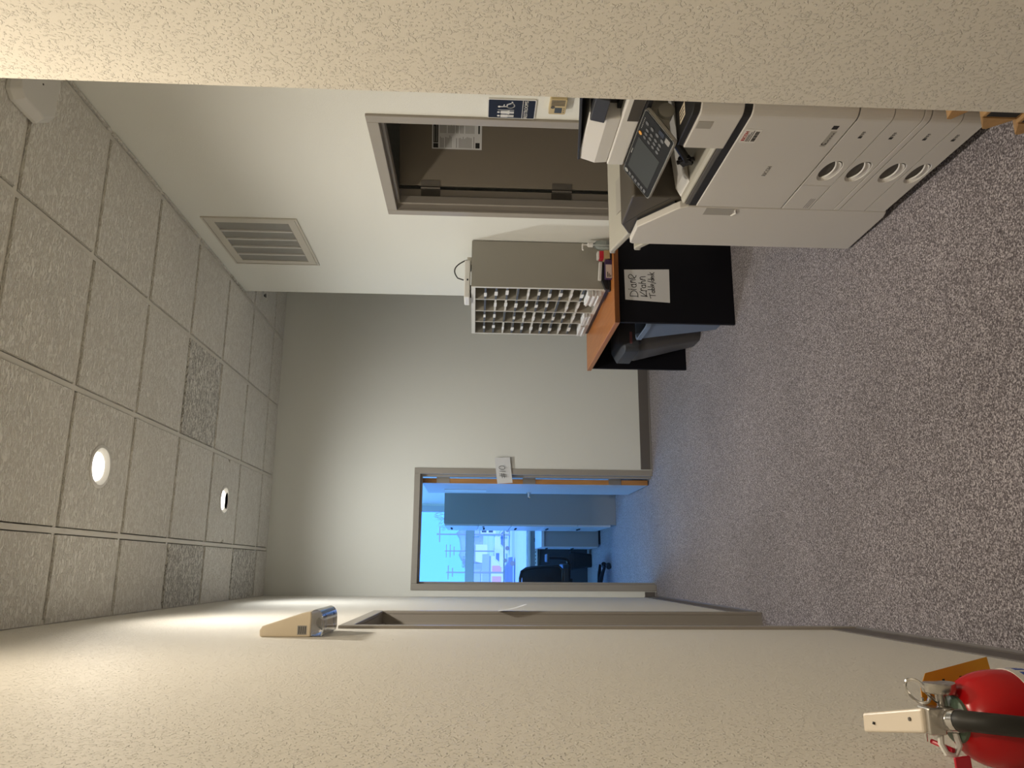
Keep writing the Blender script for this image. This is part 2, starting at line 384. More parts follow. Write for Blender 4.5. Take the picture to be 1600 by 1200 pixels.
# office
b = MB(); b.box(OX, OX + 0.12, YF + 0.14, YW + 0.2, 0, 3.4)
struct('wall_office_right', b, M['wall_smooth'])
b = MB(); b.box(-2.6, -2.48, YF + 0.14, 7.6, 0, 3.4); b.box(-2.6, -2.48, 10.8, YW + 0.2, 0, 3.4); b.box(-2.6, -2.48, 7.6, 10.8, 0, 0.8); b.box(-2.6, -2.48, 7.6, 10.8, 2.67, 3.4)
struct('wall_office_left', b, M['wall_smooth'])
w2 = thing('window_2_added', (-2.54, 9.2, 0.8), kind='structure')  # unseen window, added to bring more blue sky light into the office
struct('wall_office_front', MB().box(-2.6, XL - 0.15, YF, YF + 0.14, 0, 3.4), M['wall_smooth'])
WX0, WX1, WZ0, WZ1 = -2.0, 0.77, 0.815, 2.62
b = MB(); b.box(-2.48, WX0, YW, YW + 0.18, 0, 3.4); b.box(WX1 + 0.085, OX, YW, YW + 0.18, 0, 3.4)
b.box(WX0, WX1 + 0.085, YW, YW + 0.18, 0, WZ0 - 0.04); b.box(WX0, WX1 + 0.085, YW, YW + 0.18, WZ1 + 0.05, 3.4)
struct('wall_office_window', b, M['wall_smooth'])

# ceiling: deck, grid and single tiles
ceil = thing('ceiling', (1.0, 2.0, 3.4), kind='structure')
obj('deck', MB().box(-2.6, 4.4, -2.8, YW + 0.2, 3.40, 3.50), M['plain_white'], ceil)
gx = [1.971 - 0.61 * k for k in range(-4, 4)]; gx.sort()
gy = [3.343 + 0.61 * k for k in range(-10, 6)]
zones = [(XL, XH, -2.68, YH), (XL, XR, YH, YJ), (XL, 4.28, YJ, YF)]
def inzone(x, y):
    return any(a < x < b_ and c < y < d for a, b_, c, d in zones)
TZ = 3.297
full = None
for zi, (zx0, zx1, zy0, zy1) in enumerate(zones):
    xs = [zx0] + [g for g in gx if zx0 + 0.02 < g < zx1 - 0.02] + [zx1]
    ys = [zy0] + [g for g in gy if zy0 + 0.05 < g < zy1 - 0.05] + [zy1]
    # a zone seam that is no wall: drop the seam so the tile runs through
    for i in range(len(xs) - 1):
        for j in range(len(ys) - 1):
            x0, x1, y0, y1 = xs[i], xs[i + 1], ys[j], ys[j + 1]
            if x1 - x0 < 0.02: continue
            g = 0.0175
            seam0 = (zi > 0 and j == 0); seam1 = (zi < 2 and j == len(ys) - 2)
            a0, a1, b0, b1 = x0 + g, x1 - g, y0 + (0.0 if seam0 else g), y1 - (0.0 if seam1 else g)
            if i == 0: a0 = x0 + 0.004
            if i == len(xs) - 2: a1 = x1 - 0.004
            if a1 - a0 < 0.006: continue
            coarse = (abs(x0 - 0.751) < 0.02 and abs(y0 - 4.563) < 0.05) or (x0 < 0 and 4.5 < y0 < 4.7) or (x0 < 0 and 5.7 < y0 < 5.85) or (i == len(xs) - 2 and zi == 1 and y0 > 5.0)
            mm = M['tile_coarse'] if coarse else M['tile']
            hole = any(abs((x0 + x1) / 2 - lx) < 0.1 and y0 < ly < y1 for lx, ly, _ in LAMPS)
            w, d = a1 - a0, b1 - b0
            if abs(w - 0.575) < 1e-3 and abs(d - 0.575) < 1e-3 and not hole:
                if full is None:
                    me = bpy.data.meshes.new('tile'); t = MB().box(-w / 2, w / 2, -d / 2, d / 2, 0, 0.022)
                    me.from_pydata(t.v, [], t.f); me.materials.append(M['tile']); full = me
                    fc = me.copy(); fc.materials.clear(); fc.materials.append(M['tile_coarse'])
                o = bpy.data.objects.new('tile', fc if coarse else full); COL.objects.link(o); o.parent = ceil
                o.location = V(((a0 + a1) / 2, (b0 + b1) / 2, TZ)) - V(ceil['base'])
            elif hole:
                lx, ly = [(p, q) for p, q, _ in LAMPS if abs((x0 + x1) / 2 - p) < 0.1 and y0 < q < y1][0]
                n = 32; r = 0.088; t = MB(); cp = []
                for k in range(n):
                    a = 2 * PI * k / n; cp.append((lx + r * math.cos(a), ly + r * math.sin(a)))
                ou = []
                for k in range(n):
                    a = 2 * PI * k / n; c_, s_ = math.cos(a), math.sin(a)
                    k1 = ((a1 - lx) if c_ > 0 else (lx - a0)) / max(abs(c_), 1e-6); k2 = ((b1 - ly) if s_ > 0 else (ly - b0)) / max(abs(s_), 1e-6)
                    q = min(k1, k2); ou.append((lx + c_ * q, ly + s_ * q))
                vs = [(x, y, TZ) for x, y in cp] + [(x, y, TZ) for x, y in ou] + [(x, y, TZ + 0.022) for x, y in ou] + [(x, y, TZ + 0.022) for x, y in cp]
                fs = []
                for k in range(n):
                    k2 = (k + 1) % n
                    fs += [(k, k2, n + k2, n + k), (n + k, n + k2, 2 * n + k2, 2 * n + k), (2 * n + k, 2 * n + k2, 3 * n + k2, 3 * n + k), (3 * n + k, 3 * n + k2, k2, k)]
                t.add(vs, fs); obj('tile', t, mm, ceil)
            else:
                obj('tile', MB().box(a0, a1, b0, b1, TZ, TZ + 0.022), mm, ceil)
        # grid bars across
    for g in ys[1:-1]:
        obj('grid_bar', MB().box(zx0, zx1, g - 0.012, g + 0.012, ZC + 0.003, ZC + 0.012), M['grid'], ceil)
    for g in xs[1:-1]:
        obj('grid_bar', MB().box(g - 0.012, g + 0.012, zy0, zy1, ZC + 0.002, ZC + 0.012), M['grid'], ceil)
# wall angle
b = MB(); b.box(XL, XL + 0.02, -2.68, YF, ZC - 0.001, ZC + 0.01); b.box(XL, 4.28, YF - 0.02, YF, ZC - 0.001, ZC + 0.01); b.box(XR - 0.012, XR, YH, YJ, ZC - 0.001, ZC + 0.01); b.box(XH - 0.02, XH, -2.68, YH, ZC - 0.001, ZC + 0.01)
obj('wall_angle', b, M['grid'], ceil)

# baseboards (vinyl cove with a small toe)
def basebd(name, p0, p1, nrm, h=0.10):
    p0, p1, n = V(p0), V(p1), V(nrm)
    prof = [(0, 0), (0.016, 0), (0.016, 0.003), (0.010, 0.006), (0.006, 0.013), (0.005, h - 0.003), (0.003, h), (0, h)]
    b = MB().prism(prof, 0, 1, lambda u, w, a: p0.lerp(p1, a) + n * u + V((0, 0, w)))
    return struct(name, b, M['base'])
basebd('baseboard_left', (XL, -2.68, 0), (XL, 3.20, 0), (1, 0, 0), 0.105)
basebd('baseboard_left_far', (XL, 4.335, 0), (XL, YF, 0), (1, 0, 0), 0.105)
basebd('baseboard_back', (0.853, YF, 0), (4.28, YF, 0), (0, -1, 0))
basebd('baseboard_back_left', (XL, YF, 0), (-0.192, YF, 0), (0, -1, 0))
basebd('baseboard_right', (XR, 4.155, 0), (XR, YJ, 0), (-1, 0, 0))
basebd('baseboard_right_near', (XR, YH, 0), (XR, 3.135, 0), (-1, 0, 0))
basebd('baseboard_hall', (XH, -2.68, 0), (XH, YH, 0), (-1, 0, 0))
basebd('baseboard_office', (OX, YF + 0.14, 0), (OX, YW, 0), (-1, 0, 0))

# ------------------------------------------------------------------ doors
def door_frame(fr, a0, a1, h, depth, parent, face=0.05, mat_=None):
    """pressed steel frame: fr maps (across, up, out of wall)"""
    b = MB(); f = 0.012; lin = 0.022
    for s0, s1 in ((a0 - face, a0), (a1, a1 + face)):
        b.box(s0, s1, 0, h + face, -0.004, f, fr)
    b.box(a0, a1, h, h + face, -0.004, f, fr)
    obj('casing', b, mat_ or M['frame'], parent, bevel=0.003)
    b = MB()
    b.box(a0 - lin, a0, 0, h, -depth, -0.004, fr); b.box(a1, a1 + lin, 0, h, -depth, -0.004, fr); b.box(a0 - lin, a1 + lin, h, h + lin, -depth, -0.004, fr)
    obj('jamb', b, mat_ or M['frame'], parent)
    b = MB(); d0, d1 = -depth + 0.05, -depth + 0.095
    b.box(a0, a0 + 0.016, 0, h - 0.016, d0, d1, fr); b.box(a1 - 0.016, a1, 0, h - 0.016, d0, d1, fr); b.box(a0, a1, h - 0.016, h, d0, d1, fr)
    obj('stop', b, mat_ or M['frame'], parent, bevel=0.002)

def lever_handle(parent, c, n, along, m=None):
    """rose and lever: c point on leaf face, n outward normal, along lever direction"""
    c, n, al = V(c), V(n).normalized(), V(along).normalized()
    b = MB().tube([c, c + n * 0.012], 0.026, 16); h = obj('lever_handle', b, m or M['chrome'], parent, smooth=True)
    b = MB().tube([c + n * 0.010, c + n * 0.055, c + n * 0.060 + al * 0.01, c + n * 0.060 + al * 0.115], [0.010, 0.010, 0.010, 0.008], 10)
    obj('lever', b, m or M['chrome'], h, smooth=True)
    return h

# door 1: open office door on the back wall
d1 = thing('door_1', (0.33, YF, 0), kind='structure')
fr = frame((0, YF, 0), (1, 0, 0), (0, 0, 1))          # out = -y
door_frame(fr, -0.133, 0.793, 2.035, 0.14, d1, 0.052)
# leaf stands open along the office side wall, its hinge edge towards us
leaf = obj('leaf', MB().box(0.728, 0.772, 6.872, 7.782, 0.012, 2.025), M['door_white'], d1, bevel=0.001)
obj('edge_band', MB().box(0.7285, 0.7715, 6.866, 6.8725, 0.012, 2.025), M['oak_edge'], leaf, label='honey oak edge of the open door')
for z0, z1 in ((1.785, 1.90), (1.022, 1.135), (0.254, 0.365)):
    b = MB().box(0.729, 0.776, 6.862, 6.868, z0, z1); b.tube([(0.782, 6.862, z0), (0.782, 6.862, z1)], 0.0075, 10)
    b.box(0.784, 0.793, 6.80, 6.868, z0, z1)
    hg = obj('hinge', b, M['steel'], leaf, smooth=True)
lever_handle(leaf, (0.728, 7.62, 1.03), (-1, 0, 0), (0, -1, 0))
obj('vision_strip', MB().box(0.724, 0.7285, 7.40, 7.60, 1.45, 1.85), M['paper'], leaf)

# door 2: taupe restroom door, standing open inwards
d2 = thing('door_2', (XR, 3.65, 0), kind='structure')
fr = frame((XR, 0, 0), (0, -1, 0), (0, 0, 1))          # out = -x
door_frame(fr, -4.094, -3.20, 2.033, 0.125, d2, 0.056)
ang = math.radians(-21)
hx, hy = 2.135, 4.055
u = V((math.cos(ang), math.sin(ang), 0)); n_ = V((math.sin(ang), -math.cos(ang), 0))
lf = Matrix(((u.x, 0, -n_.x, hx), (u.y, 0, -n_.y, hy), (0, 1, 0, 0), (0, 0, 0, 1)))   # (along, up, back)
leaf = obj('leaf', MB().box(0.0, 0.885, 0.012, 2.022, 0.0, 0.044, lf), M['taupe_door'], d2, bevel=0.002)
for z0, z1 in ((1.79, 1.90), (1.03, 1.145), (0.25, 0.36)):
    b = MB().tube([(hx - 0.012, hy + 0.004, z0), (hx - 0.012, hy + 0.004, z1)], 0.008, 10)
    b.box(2.065, hx - 0.012, 4.088, 4.0945, z0, z1)
    b.box(-0.012, 0.028, z0, z1, -0.0025, 0.0, lf)
    obj('hinge', b, M['bronze'], leaf, smooth=True)
lever_handle(leaf, lf @ V((0.81, 1.0, 0.0)), n_, -u)

# door 3: shut door in the left wall
d3 = thing('door_3', (XL, 3.76, 0), kind='structure')
fr = frame((XL, 0, 0), (0, 1, 0), (0, 0, 1))           # out = +x
door_frame(fr, 3.255, 4.265, 2.035, 0.145, d3, 0.055)
leaf = obj('leaf', MB().box(XL - 0.14, XL - 0.096, 3.258, 4.262, 0.012, 2.03), M['taupe_door'], d3, bevel=0.002)
lever_handle(leaf, (XL - 0.096, 3.34, 1.0), (1, 0, 0), (0, 1, 0))

# ------------------------------------------------------------------ office window
w1 = thing('window_1', ((WX0 + WX1) / 2, YW, WZ0), kind='structure')
b = MB(); b.box(WX1, WX1 + 0.085, YW - 0.005, YW + 0.10, WZ0 - 0.04, WZ1 + 0.05); b.box(WX0 - 0.0, WX0 + 0.06, YW - 0.005, YW + 0.10, WZ0 - 0.04, WZ1 + 0.05)
b.box(WX0 + 0.06, WX1, YW - 0.005, YW + 0.10, WZ1, WZ1 + 0.05); b.box(WX0 + 0.06, WX1, YW - 0.005, YW + 0.10, WZ0 - 0.04, WZ0)
M['alu'] = mat('grey_aluminium', (0.62, 0.64, 0.66), 0.4, 0.3)
obj('window_frame', b, M['alu'], w1, bevel=0.003)
obj('transom', MB().box(WX0 + 0.06, WX1, YW + 0.0, YW + 0.09, 1.555, 1.682), M['alu'], w1, bevel=0.004)
obj('muntin', MB().box(WX0 + 0.06, WX1, YW + 0.02, YW + 0.06, 1.125, 1.142), M['alu'], w1)
obj('pane', MB().box(WX0 + 0.06, WX1, YW + 0.045, YW + 0.051, 1.682, WZ1), M['glass'], w1)
obj('pane', MB().box(WX0 + 0.06, WX1, YW + 0.045, YW + 0.051, 1.142, 1.555), M['glass'], w1)
obj('pane', MB().box(WX0 + 0.06, WX1, YW + 0.045, YW + 0.051, WZ0, 1.125), M['glass'], w1)
obj('window_sill', MB().box(WX0, WX1 + 0.085, YW - 0.10, YW, WZ0 - 0.045, WZ0 - 0.012), M['worktop'], w1, bevel=0.003)

b = MB(); b.box(-2.58, -2.50, 7.6, 7.66, 0.8, 2.67); b.box(-2.58, -2.50, 10.74, 10.8, 0.8, 2.67); b.box(-2.58, -2.50, 7.66, 10.74, 0.8, 0.85); b.box(-2.58, -2.50, 7.66, 10.74, 2.62, 2.67); b.box(-2.58, -2.50, 9.17, 9.23, 0.85, 2.62)
obj('window_frame', b, M['alu'], w2)
for y0, y1 in ((7.66, 9.17), (9.23, 10.74)): obj('pane', MB().box(-2.545, -2.539, y0, y1, 0.85, 2.62), M['glass'], w2)
# glowing panels added out of view to lend the office more blue light
M['added_panel_lit'] = mat('added_lit_panel', (0.9, 0.9, 0.9), 0.5, emit=((0.20, 0.56, 1.0), 17.0))
for k, yy in enumerate((8.1, 10.0)):
    t = thing('added_light_panel', (-0.6, yy, 3.33), ('added blue light panel on the office ceiling nearer the door', 'added blue light panel on the office ceiling nearer the window')[k], 'ceiling light', 'added office light panels')
    b = MB(); b.box(-0.92, -0.28, yy - 0.62, yy - 0.58, 3.33, 3.40); b.box(-0.92, -0.28, yy + 0.58, yy + 0.62, 3.33, 3.40); b.box(-0.92, -0.88, yy - 0.58, yy + 0.58, 3.33, 3.40); b.box(-0.32, -0.28, yy - 0.58, yy + 0.58, 3.33, 3.40)
    obj('panel_frame', b, M['plain_white'], t)
    obj('diffuser', MB().box(-0.88, -0.32, yy - 0.58, yy + 0.58, 3.345, 3.36), M['added_panel_lit'], t)
# ------------------------------------------------------------------ downlights
lab = {0: 'recessed downlight in the hallway ceiling right above the viewer', 1: 'recessed downlight above the hallway opening', 2: 'nearer of the two lit downlights in view, with white trim ring', 3: 'farther of the two lit downlights in view, close to the back wall'}
for i, (lx, ly, k) in enumerate(LAMPS):
    t = thing('downlight', (lx, ly, TZ - 0.004), lab[i], 'ceiling light', 'recessed downlights in the tiled ceiling')
    b = MB(); n = 40; z = TZ
    prof = [(0.088, z + 0.03), (0.088, z - 0.0005), (0.101, z - 0.0005), (0.101, z - 0.003), (0.097, z - 0.006), (0.086, z - 0.006), (0.066, z + 0.010), (0.062, z + 0.03)]
    vs = []
    for r, h in prof: vs += [(lx + r * math.cos(2 * PI * j / n), ly + r * math.sin(2 * PI * j / n), h) for j in range(n)]
    fs = [(q * n + j, q * n + (j + 1) % n, ((q + 1) % 8) * n + (j + 1) % n, ((q + 1) % 8) * n + j) for q in range(8) for j in range(n)]
    b.add(vs, fs); obj('trim_ring', b, M['trim_ring'], t, smooth=True)
    obj('lens', MB().lathe([(0.0645, z + 0.0125), (0.0645, z + 0.016)], (lx, ly, 0), 32), M['lens'], t)
    l = bpy.data.lights.new('lamp', 'SPOT'); l.energy = LAMP_W * k; l.color = LAMP_COLORS[i]; l.spot_size = math.radians(164); l.spot_blend = 1.0; l.shadow_soft_size = 0.06
    lo = bpy.data.objects.new('lamp', l); COL.objects.link(lo); lo.parent = t; lo.location = (0, 0, -0.012)

# ------------------------------------------------------------------ wall fittings
# return-air grille, high on the restroom wall
g0, g1, h0, h1 = 4.262, 4.972, 2.642, 3.204
t = thing('air_grille', (XR, (g0 + g1) / 2, h0), 'white perforated return air grille high on the restroom wall', 'vent')
fr = frame((XR, g1, h0), (0, -1, 0), (0, 0, 1)); w, h = g1 - g0, h1 - h0
b = MB()
for q0, q1, c in ((0.0, 0.012, 0.010), (0.017, 0.062, 0.008)):
    b.box(q0, w - q0, q0, q1, 0, c, fr); b.box(q0, w - q0, h - q1, h - q0, 0, c, fr); b.box(q0, q1, q1, h - q1, 0, c, fr); b.box(w - q1, w - q0, q1, h - q1, 0, c, fr)
b.box(0.008, w - 0.008, 0.008, 0.0175, 0, 0.004, fr); b.box(0.008, w - 0.008, h - 0.0175, h - 0.008, 0, 0.004, fr); b.box(0.008, 0.0175, 0.0175, h - 0.0175, 0, 0.004, fr); b.box(w - 0.0175, w - 0.008, 0.0175, h - 0.0175, 0, 0.004, fr)
obj('grille_frame', b, M['vent'], t, bevel=0.001)
pw = (w - 0.124 - 4 * 0.012) / 5
for i in range(5):
    a = 0.062 + i * (pw + 0.012)
    obj('perforated_panel', MB().box(a, a + pw, 0.062, h - 0.062, 0.0, 0.002, fr), M['perf'], t)
    if i < 4: obj('bar', MB().box(a + pw, a + pw + 0.012, 0.062, h - 0.062, 0.0, 0.012, fr), M['white'], t)

# RESTROOMS sign
t = thing('restroom_sign', (XR, 3.065, 1.317), 'navy restroom sign with white pictograms beside the restroom door frame', 'sign')
fr = frame((XR, 3.137, 1.317), (0, -1, 0), (0, 0, 1)); w, h = 0.146, 0.216
obj('plate', MB().poly(fr, rrect(0, w, 0, h, 0.008), 0.006), M['white'], t)
fr2 = frame((XR - 0.006, 3.137, 1.317), (0, -1, 0), (0, 0, 1))
obj('face', MB().poly(fr2, rrect(0.005, w - 0.005, 0.005, h - 0.005, 0.004), 0.001), M['navy'], t)
fr3 = frame((XR - 0.007, 3.137, 1.317), (0, -1, 0), (0, 0, 1))
b = MB(); b.box(0.005, w - 0.005, 0.058, 0.0605, 0, 0.0006, fr3)
# man, woman, bar, wheelchair
zb, zt = 0.097, 0.160
def person(cx_, dress):
    b.disc(fr3, (cx_, zt + 0.006), 0.0062)
    b.poly(fr3, rrect(cx_ - 0.0105, cx_ + 0.0105, zb + 0.026, zt - 0.003, 0.005))
    if dress: b.poly(fr3, [(cx_ - 0.008, zt - 0.02), (cx_ + 0.008, zt - 0.02), (cx_ + 0.014, zb + 0.02), (cx_ - 0.014, zb + 0.02)], 0.0009)
    for s in (-1, 1): b.box(cx_ + s * 0.0045 - 0.0035, cx_ + s * 0.0045 + 0.0035, zb, zb + 0.028, 0, 0.0004, fr3)
person(0.021, False); person(0.049, True)
b.box(0.0655, 0.0685, zb, zt + 0.01, 0, 0.0006, fr3)
b.disc(fr3, (0.092, zt + 0.004), 0.0062)
b.stroke(fr3, [(0.092, zt - 0.004), (0.0935, zb + 0.033), (0.110, zb + 0.031), (0.121, zb + 0.008), (0.129, zb + 0.011)], 0.0062)
b.stroke(fr3, [(0.0935, zb + 0.047), (0.108, zb + 0.045)], 0.0045)
b.stroke(fr3, [(0.101 + 0.0185 * math.cos(math.radians(q)), zb + 0.018 + 0.0185 * math.sin(math.radians(q))) for q in range(115, 351, 15)], 0.0048)
obj('pictograms', b, M['white'], t)
text('lettering', 'RESTROOMS', frame((XR - 0.007, 3.137 - w / 2, 1.317 + 0.043), (0, -1, 0), (0, 0, 1)), 0.0235, M['white'], t)

# thermostat
t = thing('thermostat', (XR, 3.005, 1.186), 'small yellowed thermostat with grey display right of the restroom sign', 'thermostat')
fr = frame((XR, 3.063, 1.186), (0, -1, 0), (0, 0, 1))
obj('housing', MB().poly(fr, rrect(0, 0.115, 0, 0.075, 0.007), 0.026), M['thermo'], t, bevel=0.002)
fr2 = frame((XR - 0.026, 3.063, 1.186), (0, -1, 0), (0, 0, 1))
obj('display', MB().poly(fr2, rrect(0.012, 0.052, 0.018, 0.050, 0.002), 0.0008), M['lcd'], t)
b = MB()
for k in range(3): b.disc(fr2, (0.018 + 0.014 * k, 0.009), 0.003)
b.disc(fr2, (0.055, 0.060), 0.009, 0.002)
for k in range(8): b.box(0.066 + 0.0055 * k, 0.0685 + 0.0055 * k, 0.008, 0.068, 0, 0.0008, fr2)
obj('buttons_and_slots', b, M['bronze'], t)

# poster on the restroom door
dist = 0.20
p0 = lf @ V((0.205, 1.555, 0.0)); fr = frame(p0 + n_ * 0.0005, u, (0, 0, 1))
t = thing('door_poster', p0, 'grey printed notice with a black header taped to the restroom door', 'poster')
t['base'] = tuple(p0)
obj('sheet', MB().box(0, 0.222, 0, 0.283, 0, 0.0008, fr), M['paper'], t)
fr = frame(p0 + n_ * 0.0014, u, (0, 0, 1)); b = MB()
for x0_, x1_, z0_, z1_ in ((0.034, 0.214, 0.248, 0.276), (0.006, 0.031, 0.248, 0.276), (0.008, 0.038, 0.012, 0.036), (0.088, 0.214, 0.012, 0.021)): obj('black_block', MB().box(x0_, x1_, z0_, z1_, 0, 0.0004, fr), M['ink'], t)
b = MB(); random.seed(3)
for k in range(26):
    zz = 0.236 - k * 0.0076
    if zz < 0.045: break
    for c0, c1 in ((0.008, 0.078), (0.088, 0.148), (0.152, 0.214)):
        if random.random() < 0.82: b.box(c0, c1 - random.random() * 0.02, zz - 0.0024, zz + 0.0012, 0, 0.0004, fr)
for k in (0, 1): b.box(0.04, 0.125 + 0.06 * k, 0.2665 - 0.012 * k, 0.2705 - 0.012 * k, 0.0004, 0.0007, fr)
obj('text_lines', b, M['paper_grey'], t)

# emergency light on the left wall
t = thing('emergency_light', (XL, 2.96, 2.06), 'cream wedge emergency light with clear lamp lens on the left wall', 'emergency light')
y0, y1 = 2.815, 3.105
prof = [(0, 2.292), (0.022, 2.294), (0.036, 2.285), (0.080, 2.150), (0.084, 2.125), (0.082, 2.118), (0, 2.118)]
obj('housing', MB().prism(prof, y0, y1, lambda a, z, y: V((XL + a, y, z))), M['cream'], t, bevel=0.006, seg=3)
prof = [(0.004, 2.117)] + [(0.052 + 0.040 * math.sin(q), 2.104 + 0.026 * math.cos(q)) for q in [math.radians(k) for k in range(30, 171, 10)]] + [(0.020, 2.077), (0.004, 2.080)]
obj('clear_lens', MB().prism(prof, y0 + 0.003, y1 - 0.003, lambda a, z, y: V((XL + a, y, z))), M['clear'], t, smooth=True)
for yy in (2.875, 3.045):
    obj('lamp_head', MB().lathe([(0.008, 0.024), (0.016, 0.018), (0.026, 0.004), (0.027, 0.0)], (XL + 0.046, yy, 2.084), 20), M['reflector'], t, smooth=True)
fr = frame((XL + 0.008, y0, 2.126), (1, 0, 0), (0, 0, 1))
obj('rating_label', MB().box(0, 0.030, 0.006, 0.038, 0, 0.0006, fr), M['paper_grey'], t)
b = MB()
for k in range(4): b.box(0.003, 0.027, 0.010 + k * 0.007, 0.0125 + k * 0.007, 0.0006, 0.001, fr)
obj('label_print', b, M['ink'], t)

# access point on the ceiling
t = thing('access_point', (1.79, 2.70, TZ - 0.05), 'white wireless access point on the ceiling near the restroom wall', 'access point')
out = [(1.665, 2.60), (1.69, 2.565), (1.88, 2.56), (1.925, 2.60), (1.93, 2.79), (1.90, 2.83), (1.715, 2.828), (1.662, 2.75)]
cxm, cym = 1.795, 2.695
top = [(x, y, TZ) for x, y in out]; mid = [(x, y, TZ - 0.018) for x, y in out]; bot = [(cxm + (x - cxm) * 0.86, cym + (y - cym) * 0.86, TZ - 0.050) for x, y in out]
n = 8; fs = [tuple(range(n)), tuple(range(2 * n, 3 * n))[::-1]]
for q in range(2): fs += [(q * n + j, q * n + (j + 1) % n, (q + 1) * n + (j + 1) % n, (q + 1) * n + j) for j in range(n)]
obj('shell', MB().add(top + mid + bot, fs), M['white'], t, bevel=0.006, seg=3)
obj('status_lamp', MB().tube([(1.80, 2.70, TZ - 0.0515), (1.80, 2.70, TZ - 0.05)], 0.004, 10), M['ink'], t)
# sprinkler head in the alcove ceiling
t = thing('sprinkler', (2.13, 5.98, TZ - 0.022), 'small round sprinkler head on the ceiling beyond the wall corner', 'sprinkler')
obj('escutcheon', MB().lathe([(0.038, TZ), (0.038, TZ - 0.004), (0.026, TZ - 0.008)], (2.13, 5.98, 0), 20), M['white'], t, smooth=True)
obj('deflector', MB().lathe([(0.010, TZ - 0.008), (0.010, TZ - 0.020), (0.018, TZ - 0.020), (0.018, TZ - 0.022)], (2.13, 5.98, 0), 16), M['bronze'], t)

# card "#10" on the office door frame
t = thing('number_card', (0.84, YF - 0.013, 1.23), 'white card marked #10 taped across the office door frame', 'sign')
A, B_, C_, D_ = V((0.722, 0, 1.234)), V((0.945, 0, 1.260)), V((0.938, 0, 1.392)), V((0.712, 0, 1.366))
yy = YF - 0.0135
b = MB().hexa([V((p.x, yy - dy, p.z)) for dy in (0, ) for p in (A, B_, C_, D_)] + [V((p.x, yy - 0.0012 - (0.012 if p.x > 0.9 else 0.004), p.z)) for p in (A, B_, C_, D_)])
obj('card', b, M['paper'], t)
rt = (B_ - A).normalized(); fr = frame((0.715, yy - 0.0185, 1.262), rt, (0, 0, 1)); b = MB()
for s in (0.0, 0.014): b.stroke(fr, [(0.057 + s, 0.018), (0.066 + s, 0.078)], 0.0038)
for s in (0.0, 0.02): b.stroke(fr, [(0.046, 0.036 + s), (0.086, 0.040 + s)], 0.0038)
b.stroke(fr, [(0.104, 0.022), (0.106, 0.074)], 0.0038)
b.stroke(fr, [(0.136 + 0.016 * math.cos(q * PI / 8), 0.050 + 0.026 * math.sin(q * PI / 8)) for q in range(17)], 0.0038)
obj('lettering', b, M['ink'], t)
b = MB().hexa([V((0.93, YF - 0.0005, 1.228)), V((0.985, YF - 0.0005, 1.228)), V((0.985, YF - 0.0005, 1.262)), V((0.93, YF - 0.0005, 1.262)), V((0.93, YF - 0.006, 1.228)), V((0.985, YF - 0.002, 1.228)), V((0.985, YF - 0.002, 1.262)), V((0.93, YF - 0.006, 1.262))])
# card on the left door frame
t = thing('door_card', (XL + 0.013, 4.29, 1.28), 'small white card stuck to the frame of the shut left door', 'card')
b = MB(); k = 8; vs = []
for i in range(k + 1):
    q = i / k; z = 1.425 - 0.15 * q; x = XL + 0.0128 + 0.034 * q * (0.35 + 0.65 * q)
    vs += [(x, 4.235, z), (x, 4.325, z), (x + 0.0009, 4.235, z), (x + 0.0009, 4.325, z)]
fs = []
for i in range(k):
    a = 4 * i; c = a + 4
    fs += [(a, a + 1, c + 1, c), (a + 2, c + 2, c + 3, a + 3), (a, c, c + 2, a + 2), (a + 1, a + 3, c + 3, c + 1)]
fs += [(0, 2, 3, 1), (4 * k, 4 * k + 1, 4 * k + 3, 4 * k + 2)]
obj('sheet', b.add(vs, fs), M['paper'], t)

# ------------------------------------------------------------------ desk by the restroom wall
DT = 0.740
t = thing('desk', (1.72, 4.99, 0), 'cherry topped desk with black side panels against the restroom wall', 'desk')
obj('desktop', MB().box(1.432, 2.000, 4.36, 5.525, DT - 0.030, DT), M['desk_wood'], t, bevel=0.002)
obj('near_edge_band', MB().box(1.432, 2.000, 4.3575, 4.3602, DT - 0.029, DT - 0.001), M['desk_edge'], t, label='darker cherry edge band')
obj('side_panel', MB().box(1.445, 1.985, 4.385, 4.410, 0.0, DT - 0.0302), M['black_panel'], t, bevel=0.001)
obj('side_panel', MB().box(1.445, 1.985, 5.490, 5.515, 0.0, DT - 0.0302), M['black_panel'], t, bevel=0.001)
obj('modesty_panel', MB().box(1.93, 1.95, 4.410, 5.490, 0.06, DT - 0.0302), M['black_panel'], t)
# handwritten sheet on the side panel
t = thing('handwritten_sign', (1.68, 4.385, 0.394), 'white sheet with three handwritten lines on the black desk panel', 'sign')
yy = 4.3845
P4 = [(1.573, 0.396), (1.789, 0.393), (1.781, 0.671), (1.588, 0.669)]
obj('sheet', MB().hexa([(x, yy, z) for x, z in P4] + [(x, yy - 0.0012, z) for x, z in P4]), M['paper'], t)
# pen strokes, sheet coordinates in mm (x right, y up from the sheet's lower left corner)
fr = frame((1.576, yy - 0.0013, 0.395), (1, 0, 0), (-0.012, 0, 1)); S = 0.001
def arc(cx_, cy_, rx, ry, a0, a1, k=9): return [(cx_ + rx * math.cos(math.radians(a0 + (a1 - a0) * i / k)), cy_ + ry * math.sin(math.radians(a0 + (a1 - a0) * i / k))) for i in range(k + 1)]
L = []
